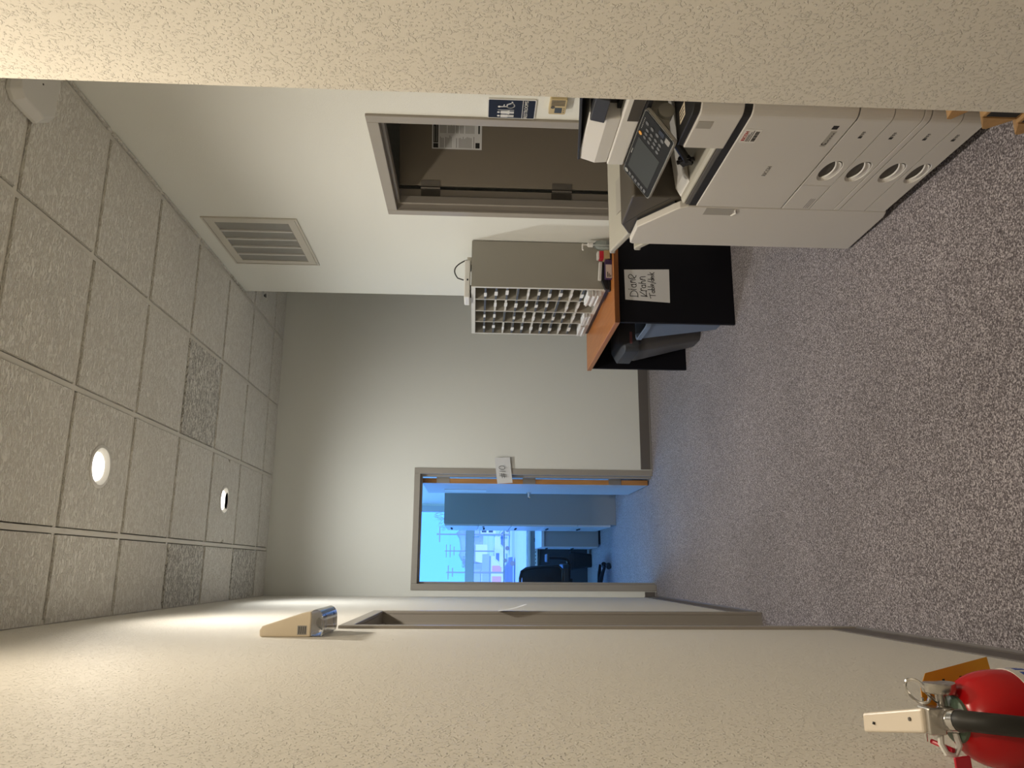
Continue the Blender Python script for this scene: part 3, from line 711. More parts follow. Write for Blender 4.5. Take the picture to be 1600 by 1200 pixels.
# Diane
L += [[(36, 197), (38, 242)], [(32, 196)] + arc(40, 220, 32, 24, -75, 78)[0:] + [(36, 243)]]
L += [[(80, 205), (81, 240)], [(81, 247), (82, 252)]]
L += [arc(104, 218, 10, 14, 60, 330), [(112, 236), (113, 206), (118, 204)]]
L += [[(124, 208), (126, 238), (128, 228)] + arc(134, 226, 7, 12, 150, 20) + [(143, 208)]]
L += [[(150, 212), (164, 222)] + arc(163, 238, 14, 13, -60, 215) + [(151, 222), (160, 206), (172, 203)]]
# Krahn
L += [[(35, 138), (40, 178)], [(66, 184), (38, 143), (70, 146)], [(72, 140), (74, 176), (75, 166)] + arc(82, 168, 7, 9, 150, 30)]
L += [arc(100, 158, 9, 12, 50, 330), [(108, 172), (109, 146)], [(118, 146), (122, 190)], [(120, 162)] + arc(127, 162, 7, 10, 150, 10) + [(136, 146)]]
L += [[(142, 148), (146, 178), (147, 166)] + arc(154, 168, 8, 12, 150, 15) + [(164, 146)]]
# Table/desk
L += [[(24, 118), (58, 126)], [(42, 88), (43, 122)], arc(66, 100, 7, 8, 40, 330), [(73, 110), (73, 92)], [(80, 134), (80, 93)], arc(86, 101, 6, 8, 180, -150)]
L += [[(98, 134), (98, 93)], [(104, 102), (116, 106)] + arc(110, 106, 6, 9, 0, 290), [(120, 84), (136, 134)]]
L += [arc(140, 102, 6, 8, 40, 330), [(147, 132), (147, 93)], [(151, 101), (160, 104)] + arc(156, 104, 5, 8, 0, 290), [(172, 110), (165, 106), (171, 99), (164, 93)], [(177, 132), (178, 93)], [(191, 118), (179, 105), (192, 91)]]
b = MB()
for s in L: b.stroke(fr, [(x * S, y * S) for x, y in s], 0.0042, 0.0004)
obj('lettering', b, M['ink'], t)

# bins under the desk
def bin_mesh(cx_, cy_, tx, ty, bx, by, z0, z1, r=0.05, wall=0.004, lip=0.0):
    def ring(hx, hy, z, rr): return [(cx_ + x, cy_ + y, z) for x, y in rrect(-hx, hx, -hy, hy, rr, 5)]
    rs = [ring(bx, by, z0, r), ring(tx, ty, z1 - 0.03, r), ring(tx + lip, ty + lip, z1 - 0.028, r), ring(tx + lip, ty + lip, z1, r), ring(tx - wall, ty - wall, z1, r), ring(bx - wall, by - wall, z0 + 0.01, r)]
    n = len(rs[0]); vs = [p for q in rs for p in q]
    fs = [tuple(range(n))[::-1], tuple(range(5 * n, 6 * n))]
    for q in range(5): fs += [(q * n + j, q * n + (j + 1) % n, (q + 1) * n + (j + 1) % n, (q + 1) * n + j) for j in range(n)]
    return MB().add(vs, fs)
t = thing('recycling_bin', (1.70, 4.665, 0), 'blue-grey tapered waste bin under the desk behind the near panel', 'waste bin')
obj('bin_body', bin_mesh(1.70, 4.665, 0.232, 0.17, 0.172, 0.135, 0.0, 0.515, lip=0.008), M['bin_blue'], t, smooth=True)
t = thing('paper_shredder', (1.70, 5.21, 0), 'dark grey paper shredder bin under the desk behind the blue bin', 'shredder')
obj('bin_body', bin_mesh(1.70, 5.21, 0.235, 0.17, 0.135, 0.12, 0.0, 0.455, lip=0.0), M['bin_grey'], t, smooth=True)
b = MB(); o1 = rrect(-0.25, 0.25, -0.19, 0.19, 0.04, 4)
vs = [(1.70 + x, 5.21 + y, 0.455) for x, y in o1] + [(1.70 + x, 5.21 + y, 0.545) for x, y in o1] + [(1.72 + x * 0.84, 5.21 + y * 0.86, 0.585) for x, y in o1]
n = len(o1); fs = [tuple(range(n))[::-1], tuple(range(2 * n, 3 * n))]
for q in range(2): fs += [(q * n + j, q * n + (j + 1) % n, (q + 1) * n + (j + 1) % n, (q + 1) * n + j) for j in range(n)]
hd = obj('shredder_head', b.add(vs, fs), M['slate'], t, smooth=True)
fr = frame((1.50, 5.0195, 0.50), (1, 0, 0), (0, 0, 1))
obj('badge', MB().poly(fr, rrect(0, 0.085, 0, 0.018, 0.005), 0.001), M['badge'], hd)

# ------------------------------------------------------------------ mail sorter
sx, sy0, sy1, sz0, sz1 = 1.695, 4.50, 5.475, 0.765, 1.605
t = thing('mail_sorter', (1.85, 4.99, DT), 'grey pigeonhole mail sorter with four columns of labelled shelves on the desk', 'mail sorter')
obj('plinth', MB().box(sx + 0.008, 1.995, sy0 + 0.01, sy1 - 0.01, DT, sz0 + 0.004), M['black'], t)
b = MB(); b.box(sx, 1.998, sy0, sy0 + 0.014, sz0, sz1); b.box(sx, 1.998, sy1 - 0.014, sy1, sz0, sz1); b.box(sx, 1.998, sy0 + 0.014, sy1 - 0.014, sz1 - 0.022, sz1); b.box(sx, 1.998, sy0 + 0.014, sy1 - 0.014, sz0, sz0 + 0.022); b.box(1.985, 1.998, sy0 + 0.014, sy1 - 0.014, sz0 + 0.022, sz1 - 0.022)
obj('cabinet_shell', b, M['sorter'], t)
b = MB(); e = 0.004
b.box(sx - e, sx, sy0 - 0.002, sy0 + 0.016, sz0, sz1); b.box(sx - e, sx, sy1 - 0.016, sy1 + 0.002, sz0, sz1); b.box(sx - e, sx, sy0 + 0.016, sy1 - 0.016, sz1 - 0.026, sz1); b.box(sx - e, sx, sy0 + 0.016, sy1 - 0.016, sz0, sz0 + 0.024)
obj('face_frame', b, M['sorter_edge'], t)
dv = [4.514, 4.735, 4.965, 5.20, 5.461]
for y in dv[1:-1]:
    dvd = obj('divider', MB().box(sx + 0.003, 1.985, y - 0.003, y + 0.003, sz0 + 0.022, sz1 - 0.022), M['sorter_in'], t)
    obj('divider_edge', MB().box(sx - 0.002, sx + 0.003, y - 0.0035, y + 0.0035, sz0 + 0.022, sz1 - 0.022), M['sorter_edge'], dvd)
rows = [1.519, 1.451, 1.382, 1.314, 1.246, 1.178, 1.109, 1.040, 0.972, 0.902]
random.seed(11)
for ci in range(4):
    ya, yb = dv[ci] + (0.0 if ci == 0 else 0.003), dv[ci + 1] - (0.0 if ci == 3 else 0.003)
    for ri, z in enumerate(rows):
        s = obj('shelf', MB().box(sx + 0.004, 1.985, ya, yb, z - 0.004, z), M['sorter_in'], t)
        obj('label_strip', MB().box(sx - 0.001, sx + 0.004, ya + 0.004, yb - 0.004, z - 0.010, z + 0.002), M['shelf_edge'] if random.random() < 0.75 else M['sorter_edge'], s)
        if random.random() < 0.93:
            c = ya + (yb - ya) * random.uniform(0.36, 0.60); w = random.uniform(0.026, 0.042); hh = random.uniform(0.006, 0.010)
            obj('name_label', MB().box(sx - 0.003, sx - 0.0012, c - w, c + w, z - 0.005 - hh, z - 0.003 + hh), M['paper'], s)
# papers lying in the lowest pigeonholes
def stack(name, lab, x0, x1, y0, y1, z0, n, cat='papers', mt='paper', skew=0.006):
    t = thing(name, ((x0 + x1) / 2, (y0 + y1) / 2, z0), lab, cat)
    z = z0
    for i in range(n):
        dx, dy = random.uniform(-skew, skew), random.uniform(-skew, skew); hgt = random.uniform(0.004, 0.008)
        obj('paper_layer', MB().box(x0 + dx, x1 + dx, y0 + dy, y1 + dy, z, z + hgt - 0.0006), M[mt], t); z += hgt
    return t
stack('envelope_stack', 'stack of white envelopes in the nearest bottom pigeonhole of the sorter', 1.66, 1.90, 4.535, 4.72, sz0 + 0.0245, 14)
for i, nn in ((2, 8), (3, 7)):
    stack('paper_stack', ('low stack of white forms in the third bottom pigeonhole', 'loose white papers in the farthest bottom pigeonhole of the sorter')[i - 2], 1.675, 1.92, dv[i] + 0.02, dv[i + 1] - 0.03, sz0 + 0.0245, nn)

# router and its cable on top of the sorter
t = thing('network_switch', (1.80, 4.72, sz1), 'flat white network box with one black port lying on the mail sorter', 'network device')
obj('housing', MB().box(1.672, 1.925, 4.64, 4.80, sz1 + 0.008, sz1 + 0.046), M['white'], t, bevel=0.008, seg=3)
obj('foot', MB().box(1.90, 1.955, 4.66, 4.78, sz1, sz1 + 0.030), M['vent'], t, bevel=0.004)
for yy in (4.67, 4.77): obj('foot', MB().box(1.72, 1.76, yy - 0.012, yy + 0.012, sz1, sz1 + 0.0085), M['charcoal'], t)
obj('port', MB().box(1.785, 1.797, 4.6392, 4.641, sz1 + 0.020, sz1 + 0.030), M['ink'], t)
pts = [V((1.962 - 0.14 * q, 4.725 - 0.02 * math.sin(PI * q), sz1 + 0.006 + 0.105 * math.sin(PI * (0.06 + q * 0.70)) ** 0.9)) for q in [i / 16 for i in range(17)]]
pts[-1] = V((1.818, 4.72, sz1 + 0.052)); pts[0] = V((1.966, 4.725, sz1 + 0.004))
tag(obj('network_cable', MB().tube(pts, 0.0042, 8), M['rubber'], smooth=True), 'black cable arching up from the white box on the mail sorter', 'cable')

# things on the desk beside the sorter
t = thing('sanitizer_bottle', (1.958, 4.43, DT), 'clear pump bottle of hand gel on the desk corner by the wall', 'bottle')
obj('bottle', MB().lathe([(0.029, 0.001), (0.031, 0.006), (0.031, 0.075), (0.026, 0.092), (0.013, 0.106), (0.012, 0.116)], (1.958, 4.43, DT), 20), M['glass_bottle'], t, smooth=True)
p = obj('pump', MB().lathe([(0.015, 0.114), (0.015, 0.142), (0.011, 0.147), (0.005, 0.149), (0.005, 0.172), (0.009, 0.173), (0.009, 0.181)], (1.958, 4.43, DT), 16), M['white'], t, smooth=True)
obj('nozzle', MB().tube([(1.958, 4.43, DT + 0.178), (1.925, 4.425, DT + 0.179), (1.918, 4.424, DT + 0.172)], 0.0055, 8), M['white'], p, smooth=True)
obj('dip_tube', MB().tube([(1.958, 4.43, DT + 0.012), (1.958, 4.43, DT + 0.112)], 0.003, 6), M['white'], t)
t = thing('note_block', (1.89, 4.435, DT), 'tan note block lying on the desk between gel bottle and purple box', 'note pad')
obj('pad', MB().box(1.863, 1.917, 4.412, 4.465, DT + 0.012, DT + 0.048), M['tan'], t)
obj('tray', MB().box(1.858, 1.922, 4.408, 4.468, DT, DT + 0.0118), M['black'], t, bevel=0.002)
t = thing('tape_box', (1.89, 4.435, DT + 0.0485), 'small red and white box sitting on the tan note block', 'box')
obj('carton', MB().box(1.864, 1.914, 4.416, 4.460, DT + 0.0485, DT + 0.076), M['red_plastic'], t, bevel=0.001)
obj('white_band', MB().box(1.866, 1.912, 4.418, 4.458, DT + 0.0762, DT + 0.088), M['white'], t, bevel=0.001)
t = thing('purple_box', (1.79, 4.425, DT), 'small purple and pale pink carton on the desk front edge', 'box')
obj('carton', MB().box(1.735, 1.855, 4.408, 4.445, DT, DT + 0.042), M['purple'], t, bevel=0.001)
obj('pale_label', MB().box(1.734, 1.822, 4.4072, 4.4082, DT + 0.002, DT + 0.040), M['pink'], t)
b = MB(); fr = frame((1.734, 4.4071, DT), (1, 0, 0), (0, 0, 1))
for k in range(3): b.box(0.006, 0.020 + 0.01 * k, 0.008 + 0.009 * k, 0.013 + 0.009 * k, 0, 0.0004, fr)
obj('label_marks', b, M['ink'], t)
t = thing('stapler', (1.77, 4.475, DT), 'black stapler with a white top behind the purple box', 'stapler')
obj('base', MB().box(1.672, 1.86, 4.458, 4.492, DT, DT + 0.016), M['black'], t, bevel=0.004)
b = MB().prism([(1.68, DT + 0.0165), (1.85, DT + 0.0165), (1.86, DT + 0.05), (1.74, DT + 0.058), (1.68, DT + 0.036)], 4.462, 4.488, lambda x, z, y: V((x, y, z)))
obj('arm', b, M['black'], t, bevel=0.003)
b = MB().prism([(1.742, DT + 0.0585), (1.86, DT + 0.0505), (1.862, DT + 0.070), (1.745, DT + 0.078)], 4.460, 4.490, lambda x, z, y: V((x, y, z)))
obj('cap', b, M['white'], t, bevel=0.003)
# ------------------------------------------------------------------ multifunction copier
PX, PY0, PY1 = 1.312, 1.978, 2.595
t = thing('copier', (1.65, 2.30, 0), 'large grey office copier with four paper drawers and tilted control panel', 'copier')
def plan(yl, inset=0.0, xb=1.42, r=0.036):
    """outline of a front panel in plan: flat front, rounded near corner, short return on the side"""
    f = PX + inset; s = PY0 + inset
    arc_ = [(f + r - r * math.cos(math.radians(q)), s + r - r * math.sin(math.radians(q))) for q in range(0, 91, 15)]
    return [(f, yl)] + arc_ + [(xb, s)]
def panel_mesh(yl, z0, z1, th=0.012, xb=1.42):
    o_ = plan(yl, 0, xb); i_ = plan(yl, th, xb)
    return MB().prism(o_ + i_[::-1], z0, z1, lambda x, y, z: V((x, y, z)))
obj('core', MB().prism(plan(PY1, 0.008, 1.972) + [(1.972, PY1)], 0.04, 0.757, lambda x, y, z: V((x, y, z))), M['printer_dark'], t)
obj('side_panel', MB().box(1.424, 1.98, PY0, PY0 + 0.02, 0.04, 0.757), M['printer'], t, bevel=0.003)
obj('front_cover', panel_mesh(PY1 - 0.001, 0.437, 0.757, xb=1.42), M['printer'], t, bevel=0.003)
# drawer front with a scooped pull
def drawer(yl, z0, z1, pull=True):
    b = MB(); yr = PY0 + 0.036
    o_ = plan(yr)[1:]; i_ = plan(yr, 0.012)[1:]
    b.prism(o_ + i_[::-1], z0, z1, lambda x, y, z: V((x, y, z)))
    cy_, cz_ = 2.312, (z0 + z1) / 2 - 0.002; ry, rz = 0.067, min(0.033, (z1 - z0) / 2 - 0.010)
    n = 28
    def ring(k, x): return [(x, cy_ + ry * k * math.cos(2 * PI * j / n), cz_ + rz * k * (abs(math.sin(2 * PI * j / n)) ** 0.8) * (1 if j <= n / 2 else -1)) for j in range(n)]
    rect = []
    for j in range(n):
        c_, s_ = math.cos(2 * PI * j / n), math.sin(2 * PI * j / n)
        ka = ((yl - cy_) if c_ > 0 else (cy_ - yr)) / max(abs(c_), 1e-6); kb = ((z1 - cz_) if s_ > 0 else (cz_ - z0)) / max(abs(s_), 1e-6); k = min(ka, kb)
        rect.append((cy_ + c_ * k, cz_ + s_ * k))
    # snap nearest ring points to the four corners
    for cyy, czz in ((yl, z0), (yl, z1), (yr, z0), (yr, z1)):
        q = min(range(n), key=lambda j: (rect[j][0] - cyy) ** 2 + 9 * (rect[j][1] - czz) ** 2); rect[q] = (cyy, czz)
    rings = [[(PX + 0.012, y, z) for y, z in rect], [(PX, y, z) for y, z in rect], ring(1.0, PX), ring(0.93, PX + 0.004), ring(0.8, PX + 0.011), ring(0.45, PX + 0.015)]
    vs = [p for r_ in rings for p in r_]
    fs = [(i * n + j, i * n + (j + 1) % n, (i + 1) * n + (j + 1) % n, (i + 1) * n + j) for i in range(5) for j in range(n)] + [tuple(range(5 * n, 6 * n))]
    b.add(vs, fs)
    d = obj('drawer', b, M['printer'], t)
    # grip: a crescent blade standing in the scoop, rim and blade coloured lighter as if catching light
    g = MB(); k = 14; arcp = []
    for i in range(k + 1):
        a = PI + PI * i / k
        arcp.append((cy_ + ry * 0.86 * math.cos(a), cz_ + rz * 0.62 * math.sin(a) + rz * 0.30))
    g.tube([(PX + 0.002 + 0.010 * (1 - math.sin(PI * i / k)), y, z) for i, (y, z) in enumerate(arcp)], 0.0036, 8)
    obj('pull_rim', g, M['printer_light'], d, smooth=True)
    g = MB(); outl = arcp[::-1]; low = [(cy_ + ry * 0.9 * math.cos(PI + PI * i / k), cz_ + rz * 0.93 * math.sin(PI + PI * i / k)) for i in range(k + 1)]
    vs = [(PX + 0.004 + 0.008 * (1 - math.sin(PI * i / k)), y, z) for i, (y, z) in enumerate(arcp)] + [(PX + 0.0015, y, z) for y, z in low]
    g.add(vs, [(i, i + 1, k + 2 + i, k + 1 + i) for i in range(k)])
    obj('pull_grip', g, M['printer_light'], d)
    return d
drw = [drawer(2.411, 0.330, 0.433), drawer(PY1 - 0.001, 0.240, 0.327), drawer(PY1 - 0.001, 0.119, 0.213), drawer(PY1 - 0.001, 0.040, 0.116)]
obj('side_cover', MB().box(PX, PX + 0.012, 2.414, PY1 - 0.001, 0.330, 0.433), M['printer'], t, bevel=0.002)
obj('plinth_strip', panel_mesh(PY1 - 0.001, 0.216, 0.237), M['printer'], t, bevel=0.002)
# small print on the drawers
for d, z in zip(drw, (0.380, 0.282, 0.174, 0.082)):
    fr = frame((PX - 0.0001, 2.106, z - 0.005), (0, -1, 0), (0, 0, 1)); b = MB()
    b.box(0, 0.010, 0, 0.011, 0, 0.0004, fr)
    for k in range(3): b.box(0.012 + 0.0095 * k, 0.0135 + 0.0095 * k, 0, 0.010, 0, 0.0004, fr); b.box(0.012 + 0.0095 * k, 0.020 + 0.0095 * k, 0.009, 0.0104, 0, 0.0004, fr); b.box(0.012 + 0.0095 * k, 0.020 + 0.0095 * k, 0.0045, 0.0056, 0, 0.0004, fr)
    obj('size_mark', b, M['ink'], d)
M['logo_grey'] = mat('logo_grey', (0.22, 0.21, 0.20), 0.5)
M['logo_red'] = mat('logo_red', (0.45, 0.03, 0.04), 0.6)
text('lettering', 'RICOH', frame((PX - 0.0003, 2.323, 0.592), (0, -1, 0), (0, 0, 1)), 0.020, M['logo_grey'], t, stretch=1.05)
st = obj('asset_sticker', MB().box(PX - 0.0006, PX, 2.075, 2.152, 0.697, 0.748), M['printer_light'], t)
text('lettering', 'RICOH', frame((PX - 0.0008, 2.113, 0.739), (0, -1, 0), (0, 0, 1)), 0.016, M['logo_red'], st, stretch=1.1)
fr = frame((PX - 0.0007, 2.148, 0.697), (0, -1, 0), (0, 0, 1)); b = MB(); random.seed(5); a = 0.006
for zz, l in ((0.031, 0.045), (0.0265, 0.058), (0.021, 0.066)): b.box(0.004, l, zz, zz + 0.0022, 0, 0.0003, fr)
while a < 0.062:
    w = random.choice((0.0008, 0.0014, 0.0022)); b.box(a, a + w, 0.004, 0.016, 0, 0.0003, fr); a += w + random.choice((0.0009, 0.0016))
obj('barcode', b, M['ink'], st)
fr = frame((PX - 0.0001, 2.19, 0.462), (0, -1, 0), (0, 0, 1)); b = MB()
b.box(0.128, 0.148, 0.010, 0.028, 0, 0.0005, fr)
obj('energy_mark', b, M['ink'], t)
obj('info_sticker', MB().box(0.03, 0.118, 0.004, 0.022, 0, 0.0003, fr), M['printer_pull'], t)
b = MB(); b.stroke(fr, [(0.046 + 0.006 * math.cos(math.radians(q)), 0.015 + 0.006 * math.sin(math.radians(q))) for q in range(40, 330, 30)], 0.003)
for k in range(4): b.box(0.062 + 0.013 * k, 0.070 + 0.013 * k, 0.008, 0.0105, 0.0003, 0.0006, fr)
b.box(0.044, 0.060, 0.006, 0.0075, 0.0003, 0.0006, fr)
obj('sticker_print', b, M['ink'], t)
fr = frame((PX - 0.0001, 2.585, 0.335), (0, -1, 0), (0, 0, 1)); b = MB()
for k in range(3): b.box(0.0, 0.075, 0.006 + 0.007 * k, 0.0085 + 0.007 * k, 0, 0.0003, fr)
obj('caution_lines', b, M['logo_grey'], t)
# cooling slots on the side, latch, side door
me = None
for k in range(16):
    z = 0.475 + k * 0.0118
    if me is None: q = obj('vent_slot', MB().box(1.352, 1.372, PY0 - 0.0006, PY0 + 0.001, z, z + 0.0058), M['ink'], t); me = q
    else:
        c = me.copy(); COL.objects.link(c); c.location = me.location + V((0, 0, k * 0.0118))
obj('side_latch', MB().box(1.352, 1.39, PY0 - 0.003, PY0 + 0.001, 0.700, 0.745), M['printer_pull'], t, bevel=0.002)
obj('side_door', MB().box(1.356, 1.90, PY0 - 0.004, PY0 + 0.001, 0.340, 0.428), M['printer'], t, bevel=0.002)
obj('side_hatch', MB().box(1.356, 1.90, PY0 - 0.004, PY0 + 0.001, 0.150, 0.300), M['printer'], t, bevel=0.002)
obj('base_frame', MB().box(1.37, 1.95, 2.02, 2.55, 0.028, 0.0402), M['black'], t)
for x in (1.41, 1.90):
    for y in (2.06, 2.52): obj('caster', MB().tube([(x, y - 0.011, 0.0185), (x, y + 0.011, 0.0185)], 0.0185, 14), M['black'], t, smooth=True)
# toner block at the near corner, above the cover
obj('corner_block', MB().prism(plan(2.193, 0.0, 1.97) + [(1.97, 2.193)], 0.783, 0.912, lambda x, y, z: V((x, y, z))), M['printer'], t, bevel=0.003)
obj('gap_band', MB().prism(plan(PY1, 0.004, 1.97) + [(1.97, PY1)], 0.7575, 0.7828, lambda x, y, z: V((x, y, z))), M['black'], t)
cb = obj('block_window', MB().box(PX - 0.0008, PX + 0.001, 2.041, 2.080, 0.860, 0.906), M['printer_pull'], t, label='paler brown window on the corner block')
obj('block_top', MB().prism(plan(2.190, 0.006, 1.97) + [(1.97, 2.190)], 0.9125, 0.934, lambda x, y, z: V((x, y, z))), M['black'], t, bevel=0.003)
fr = frame((1.36, 2.14, 0.9342), (0, -1, 0), (1, 0, 0.0))
obj('instruction_label', MB().box(0.0, 0.060, 0.0, 0.045, 0.0, 0.0006, fr), M['cream'], t)
b = MB()
for k in range(3): b.box(0.006, 0.05, 0.008 + 0.012 * k, 0.013 + 0.012 * k, 0.0006, 0.0009, fr)
obj('label_marks', b, M['ink'], t)
# inner paper tray
M['rail'] = mat('rail_grey', (0.12, 0.115, 0.11), 0.5)
obj('tray_rail', MB().box(PX + 0.006, 1.40, 2.196, 2.592, 0.783, 0.797), M['rail'], t)
prof = [(1.322, 0.7975), (1.322, 0.806), (1.335, 0.812), (1.40, 0.816), (1.90, 0.862), (1.90, 0.7975)]
obj('inner_tray', MB().prism(prof, 2.194, 2.596, lambda x, z, y: V((x, y, z))), M['printer_beige'], t, bevel=0.004)
obj('tray_ridge', MB().prism([(1.345, 0.813), (1.38, 0.832), (1.88, 0.880), (1.88, 0.860), (1.40, 0.8165)], 2.47, 2.594, lambda x, z, y: V((x, y, z))), M['printer'], t, bevel=0.004)
obj('back_wall', MB().box(1.78, 1.972, PY0 + 0.002, PY1, 0.783, 1.03), M['printer_dark'], t)
obj('near_column', MB().box(1.47, 1.972, PY0 + 0.004, 2.10, 0.9345, 1.016), M['printer_beige'], t, bevel=0.006)
obj('arm_cap', MB().tube([(1.435, 2.225, 0.966), (1.435, 2.175, 0.966)], 0.026, 20), M['printer_beige'], t, smooth=True)
kx, ky, kz = 1.385, 2.395, 0.846
b = MB(); b.tube([(kx + 0.02, ky - 0.075, kz + 0.055), (kx + 0.005, ky - 0.02, kz + 0.010), (kx, ky, kz)], [0.011, 0.014, 0.014], 10)
for k in range(6):
    a = k * PI / 3
    b.tube([(kx, ky + 0.004, kz), (kx, ky + 0.004 + 0.030 * math.cos(a), kz + 0.030 * math.sin(a))], 0.008, 8)
b.tube([(kx - 0.010, ky + 0.004, kz), (kx + 0.010, ky + 0.004, kz)], 0.020, 14)
obj('release_knob', b, M['black'], t, smooth=True)
# scanner unit and document feeder
obj('scanner', MB().box(1.460, 1.975, PY0 + 0.002, 2.575, 1.030, 1.092), M['printer_light'], t, bevel=0.005)
obj('recess_shade_plate', MB().box(1.4588, 1.461, 1.99, 2.285, 1.034, 1.072), M['printer_dark'], t)  # flat dark plate painting the shade of a recess
obj('underside_shade_strip', MB().box(1.440, 1.90, PY0 + 0.01, 2.56, 1.0165, 1.0295), M['black'], t)  # black strip stands in for the shade beneath the scanner
hp = [(1.464, 1.0925), (1.460, 1.140), (1.480, 1.199), (1.95, 1.176), (1.95, 1.0925)]
obj('feeder_housing', MB().prism(hp, 2.275, 2.565, lambda x, z, y: V((x, y, z))), M['printer_light'], t, bevel=0.004)
q = [(1.474, 2.568, 1.202), (1.955, 2.568, 1.178), (1.955, 2.03, 1.238), (1.474, 2.03, 1.262)]
obj('document_tray', MB().hexa([V((x, y, z - 0.010)) for x, y, z in q] + [V(k) for k in q]), M['slate'], t, bevel=0.002)
obj('feeder_cavity', MB().box(1.52, 1.95, 2.03, 2.274, 1.0925, 1.140), M['black'], t)
obj('feeder_back', MB().box(1.80, 1.95, 2.03, 2.274, 1.1405, 1.175), M['printer_dark'], t)
obj('feeder_rail', MB().box(1.50, 1.519, 2.03, 2.274, 1.0925, 1.106), M['charcoal'], t)
obj('feeder_guide', MB().prism([(1.452, 1.148), (1.462, 1.196), (1.55, 1.194), (1.55, 1.146)], 2.165, 2.292, lambda x, z, y: V((x, y, z))), M['slate'], t, bevel=0.003)
obj('feeder_near_wall', MB().box(1.50, 1.95, PY0 + 0.006, 2.028, 1.0925, 1.175), M['charcoal'], t)
# control panel
o_ = V((1.310, 2.547, 0.947)); upv = V((0.122, 0, 0.088)); PW, PH = 0.384, upv.length
fr = frame(o_, (0, -1, 0), upv)
cp = obj('control_panel', MB().poly(fr, rrect(0, PW, 0, PH, 0.012), 0.0, -0.013), M['printer_pull'], t, bevel=0.003)
obj('bright_rim', MB().poly(fr, rrect(0.0, PW, 0.0, PH, 0.012), 0.0022, 0.0001), M['chrome'], cp)
obj('bezel', MB().poly(fr, rrect(0.005, PW - 0.005, 0.004, PH - 0.004, 0.010), 0.0036, 0.0023), M['charcoal'], cp)
obj('touch_screen', MB().poly(fr, rrect(0.052, 0.240, 0.020, PH - 0.016, 0.003), 0.0044, 0.0037), M['screen'], cp)
fr2 = fr @ Matrix.Translation((0, 0, 0.0037))
b_ = None
M['button'] = mat('button_grey', (0.075, 0.075, 0.08), 0.35)
def button(a, c, r, m, nm='button'):
    obj(nm, MB().disc(fr2, (a, c), r, 0.002, 14), m, cp)
for r_ in range(4):
    for c_ in range(3): button(0.268 + 0.021 * c_, PH - 0.040 - 0.022 * r_, 0.0072, M['button'])
for k in range(4): button(0.338 + 0.0, PH - 0.030 - 0.026 * k, 0.008, M['button'])
for k in range(6): obj('function_key', MB().box(0.016, 0.034, 0.022 + 0.017 * k, 0.033 + 0.017 * k, 0, 0.0018, fr2), M['button'], cp)
button(0.025, PH - 0.018, 0.0095, M['silver'], 'home_button'); button(0.266, PH - 0.017, 0.008, M['tag'], 'reset_button')
obj('start_key', MB().poly(fr2, rrect(0.352, 0.374, 0.042, 0.068, 0.003), 0.002), M['navy'], cp)
obj('stop_key', MB().poly(fr2, rrect(0.346, 0.372, 0.012, 0.034, 0.003), 0.002), M['logo_grey'], cp)
b = MB()
for k in range(7): b.box(0.290 + 0.009 * k, 0.295 + 0.009 * k, PH - 0.015, PH - 0.012, 0, 0.0004, fr2)
b.box(0.13, 0.16, PH - 0.0115, PH - 0.0085, 0, 0.0004, fr2)
obj('panel_marks', b, M['silver'], cp)
obj('panel_arm', MB().prism([(1.372, 0.955), (1.452, 1.0155), (1.60, 1.0155), (1.60, 0.955)], 2.19, 2.46, lambda x, z, y: V((x, y, z))), M['printer_beige'], t)
# finisher on the far side of the copier
fin = [(2.598, 0.030), (2.64, 0.018), (2.938, 0.012), (2.944, 0.020), (2.945, 0.925), (2.936, 0.938), (2.787, 0.939), (2.66, 0.848), (2.632, 0.829), (2.612, 0.812), (2.600, 0.785)]
obj('finisher_front', MB().prism(fin, PX, PX + 0.030, lambda y, z, x: V((x, y, z))), M['printer'], t, bevel=0.004)
obj('finisher_body', MB().box(PX + 0.0305, 1.95, 2.600, 2.930, 0.030, 0.790), M['printer'], t)
fc = [(2.604, 0.7905), (2.604, 0.985), (2.62, 0.992), (2.85, 0.988), (2.938, 0.943), (2.930, 0.7905)]
obj('finisher_cover', MB().prism(fc, PX + 0.040, 1.95, lambda y, z, x: V((x, y, z))), M['printer_dark'], t, bevel=0.006)
obj('cover_trim', MB().prism([(2.632, 0.826), (2.787, 0.936), (2.936, 0.935), (2.936, 0.925), (2.79, 0.925), (2.64, 0.815)], PX + 0.0302, PX + 0.0395, lambda y, z, x: V((x, y, z))), M['black'], t)
b = MB(); b.tube([(PX + 0.0396, 2.615, 0.845), (PX + 0.0396, 2.74, 0.930), (PX + 0.0396, 2.85, 0.982)], 0.0012, 6)
obj('seam', b, M['ink'], t)
hnd = obj('door_grip', MB().box(PX - 0.0008, PX + 0.002, 2.606, 2.660, 0.605, 0.714), M['printer_pull'], t, label='flat door grip plate darkened to stand in for a shaded recess')  # flat plate, the shade of a recess is in its colour
obj('grip_lip', MB().tube([(PX - 0.001, 2.612, 0.604), (PX - 0.001, 2.640, 0.592), (PX - 0.001, 2.660, 0.604)], 0.0035, 8), M['printer_light'], hnd, smooth=True)
def out_tray(nm, x0, x1, pts, th):
    lo = [(y, z - th) for y, z in pts]
    return obj(nm, MB().prism(pts + lo[::-1], x0, x1, lambda y, z, x: V((x, y, z))), M['printer_beige'], t, bevel=0.006)
out_tray('output_tray', 1.385, 1.93, [(2.93, 0.918), (3.05, 0.940), (3.20, 0.974), (3.225, 0.970)], 0.026)
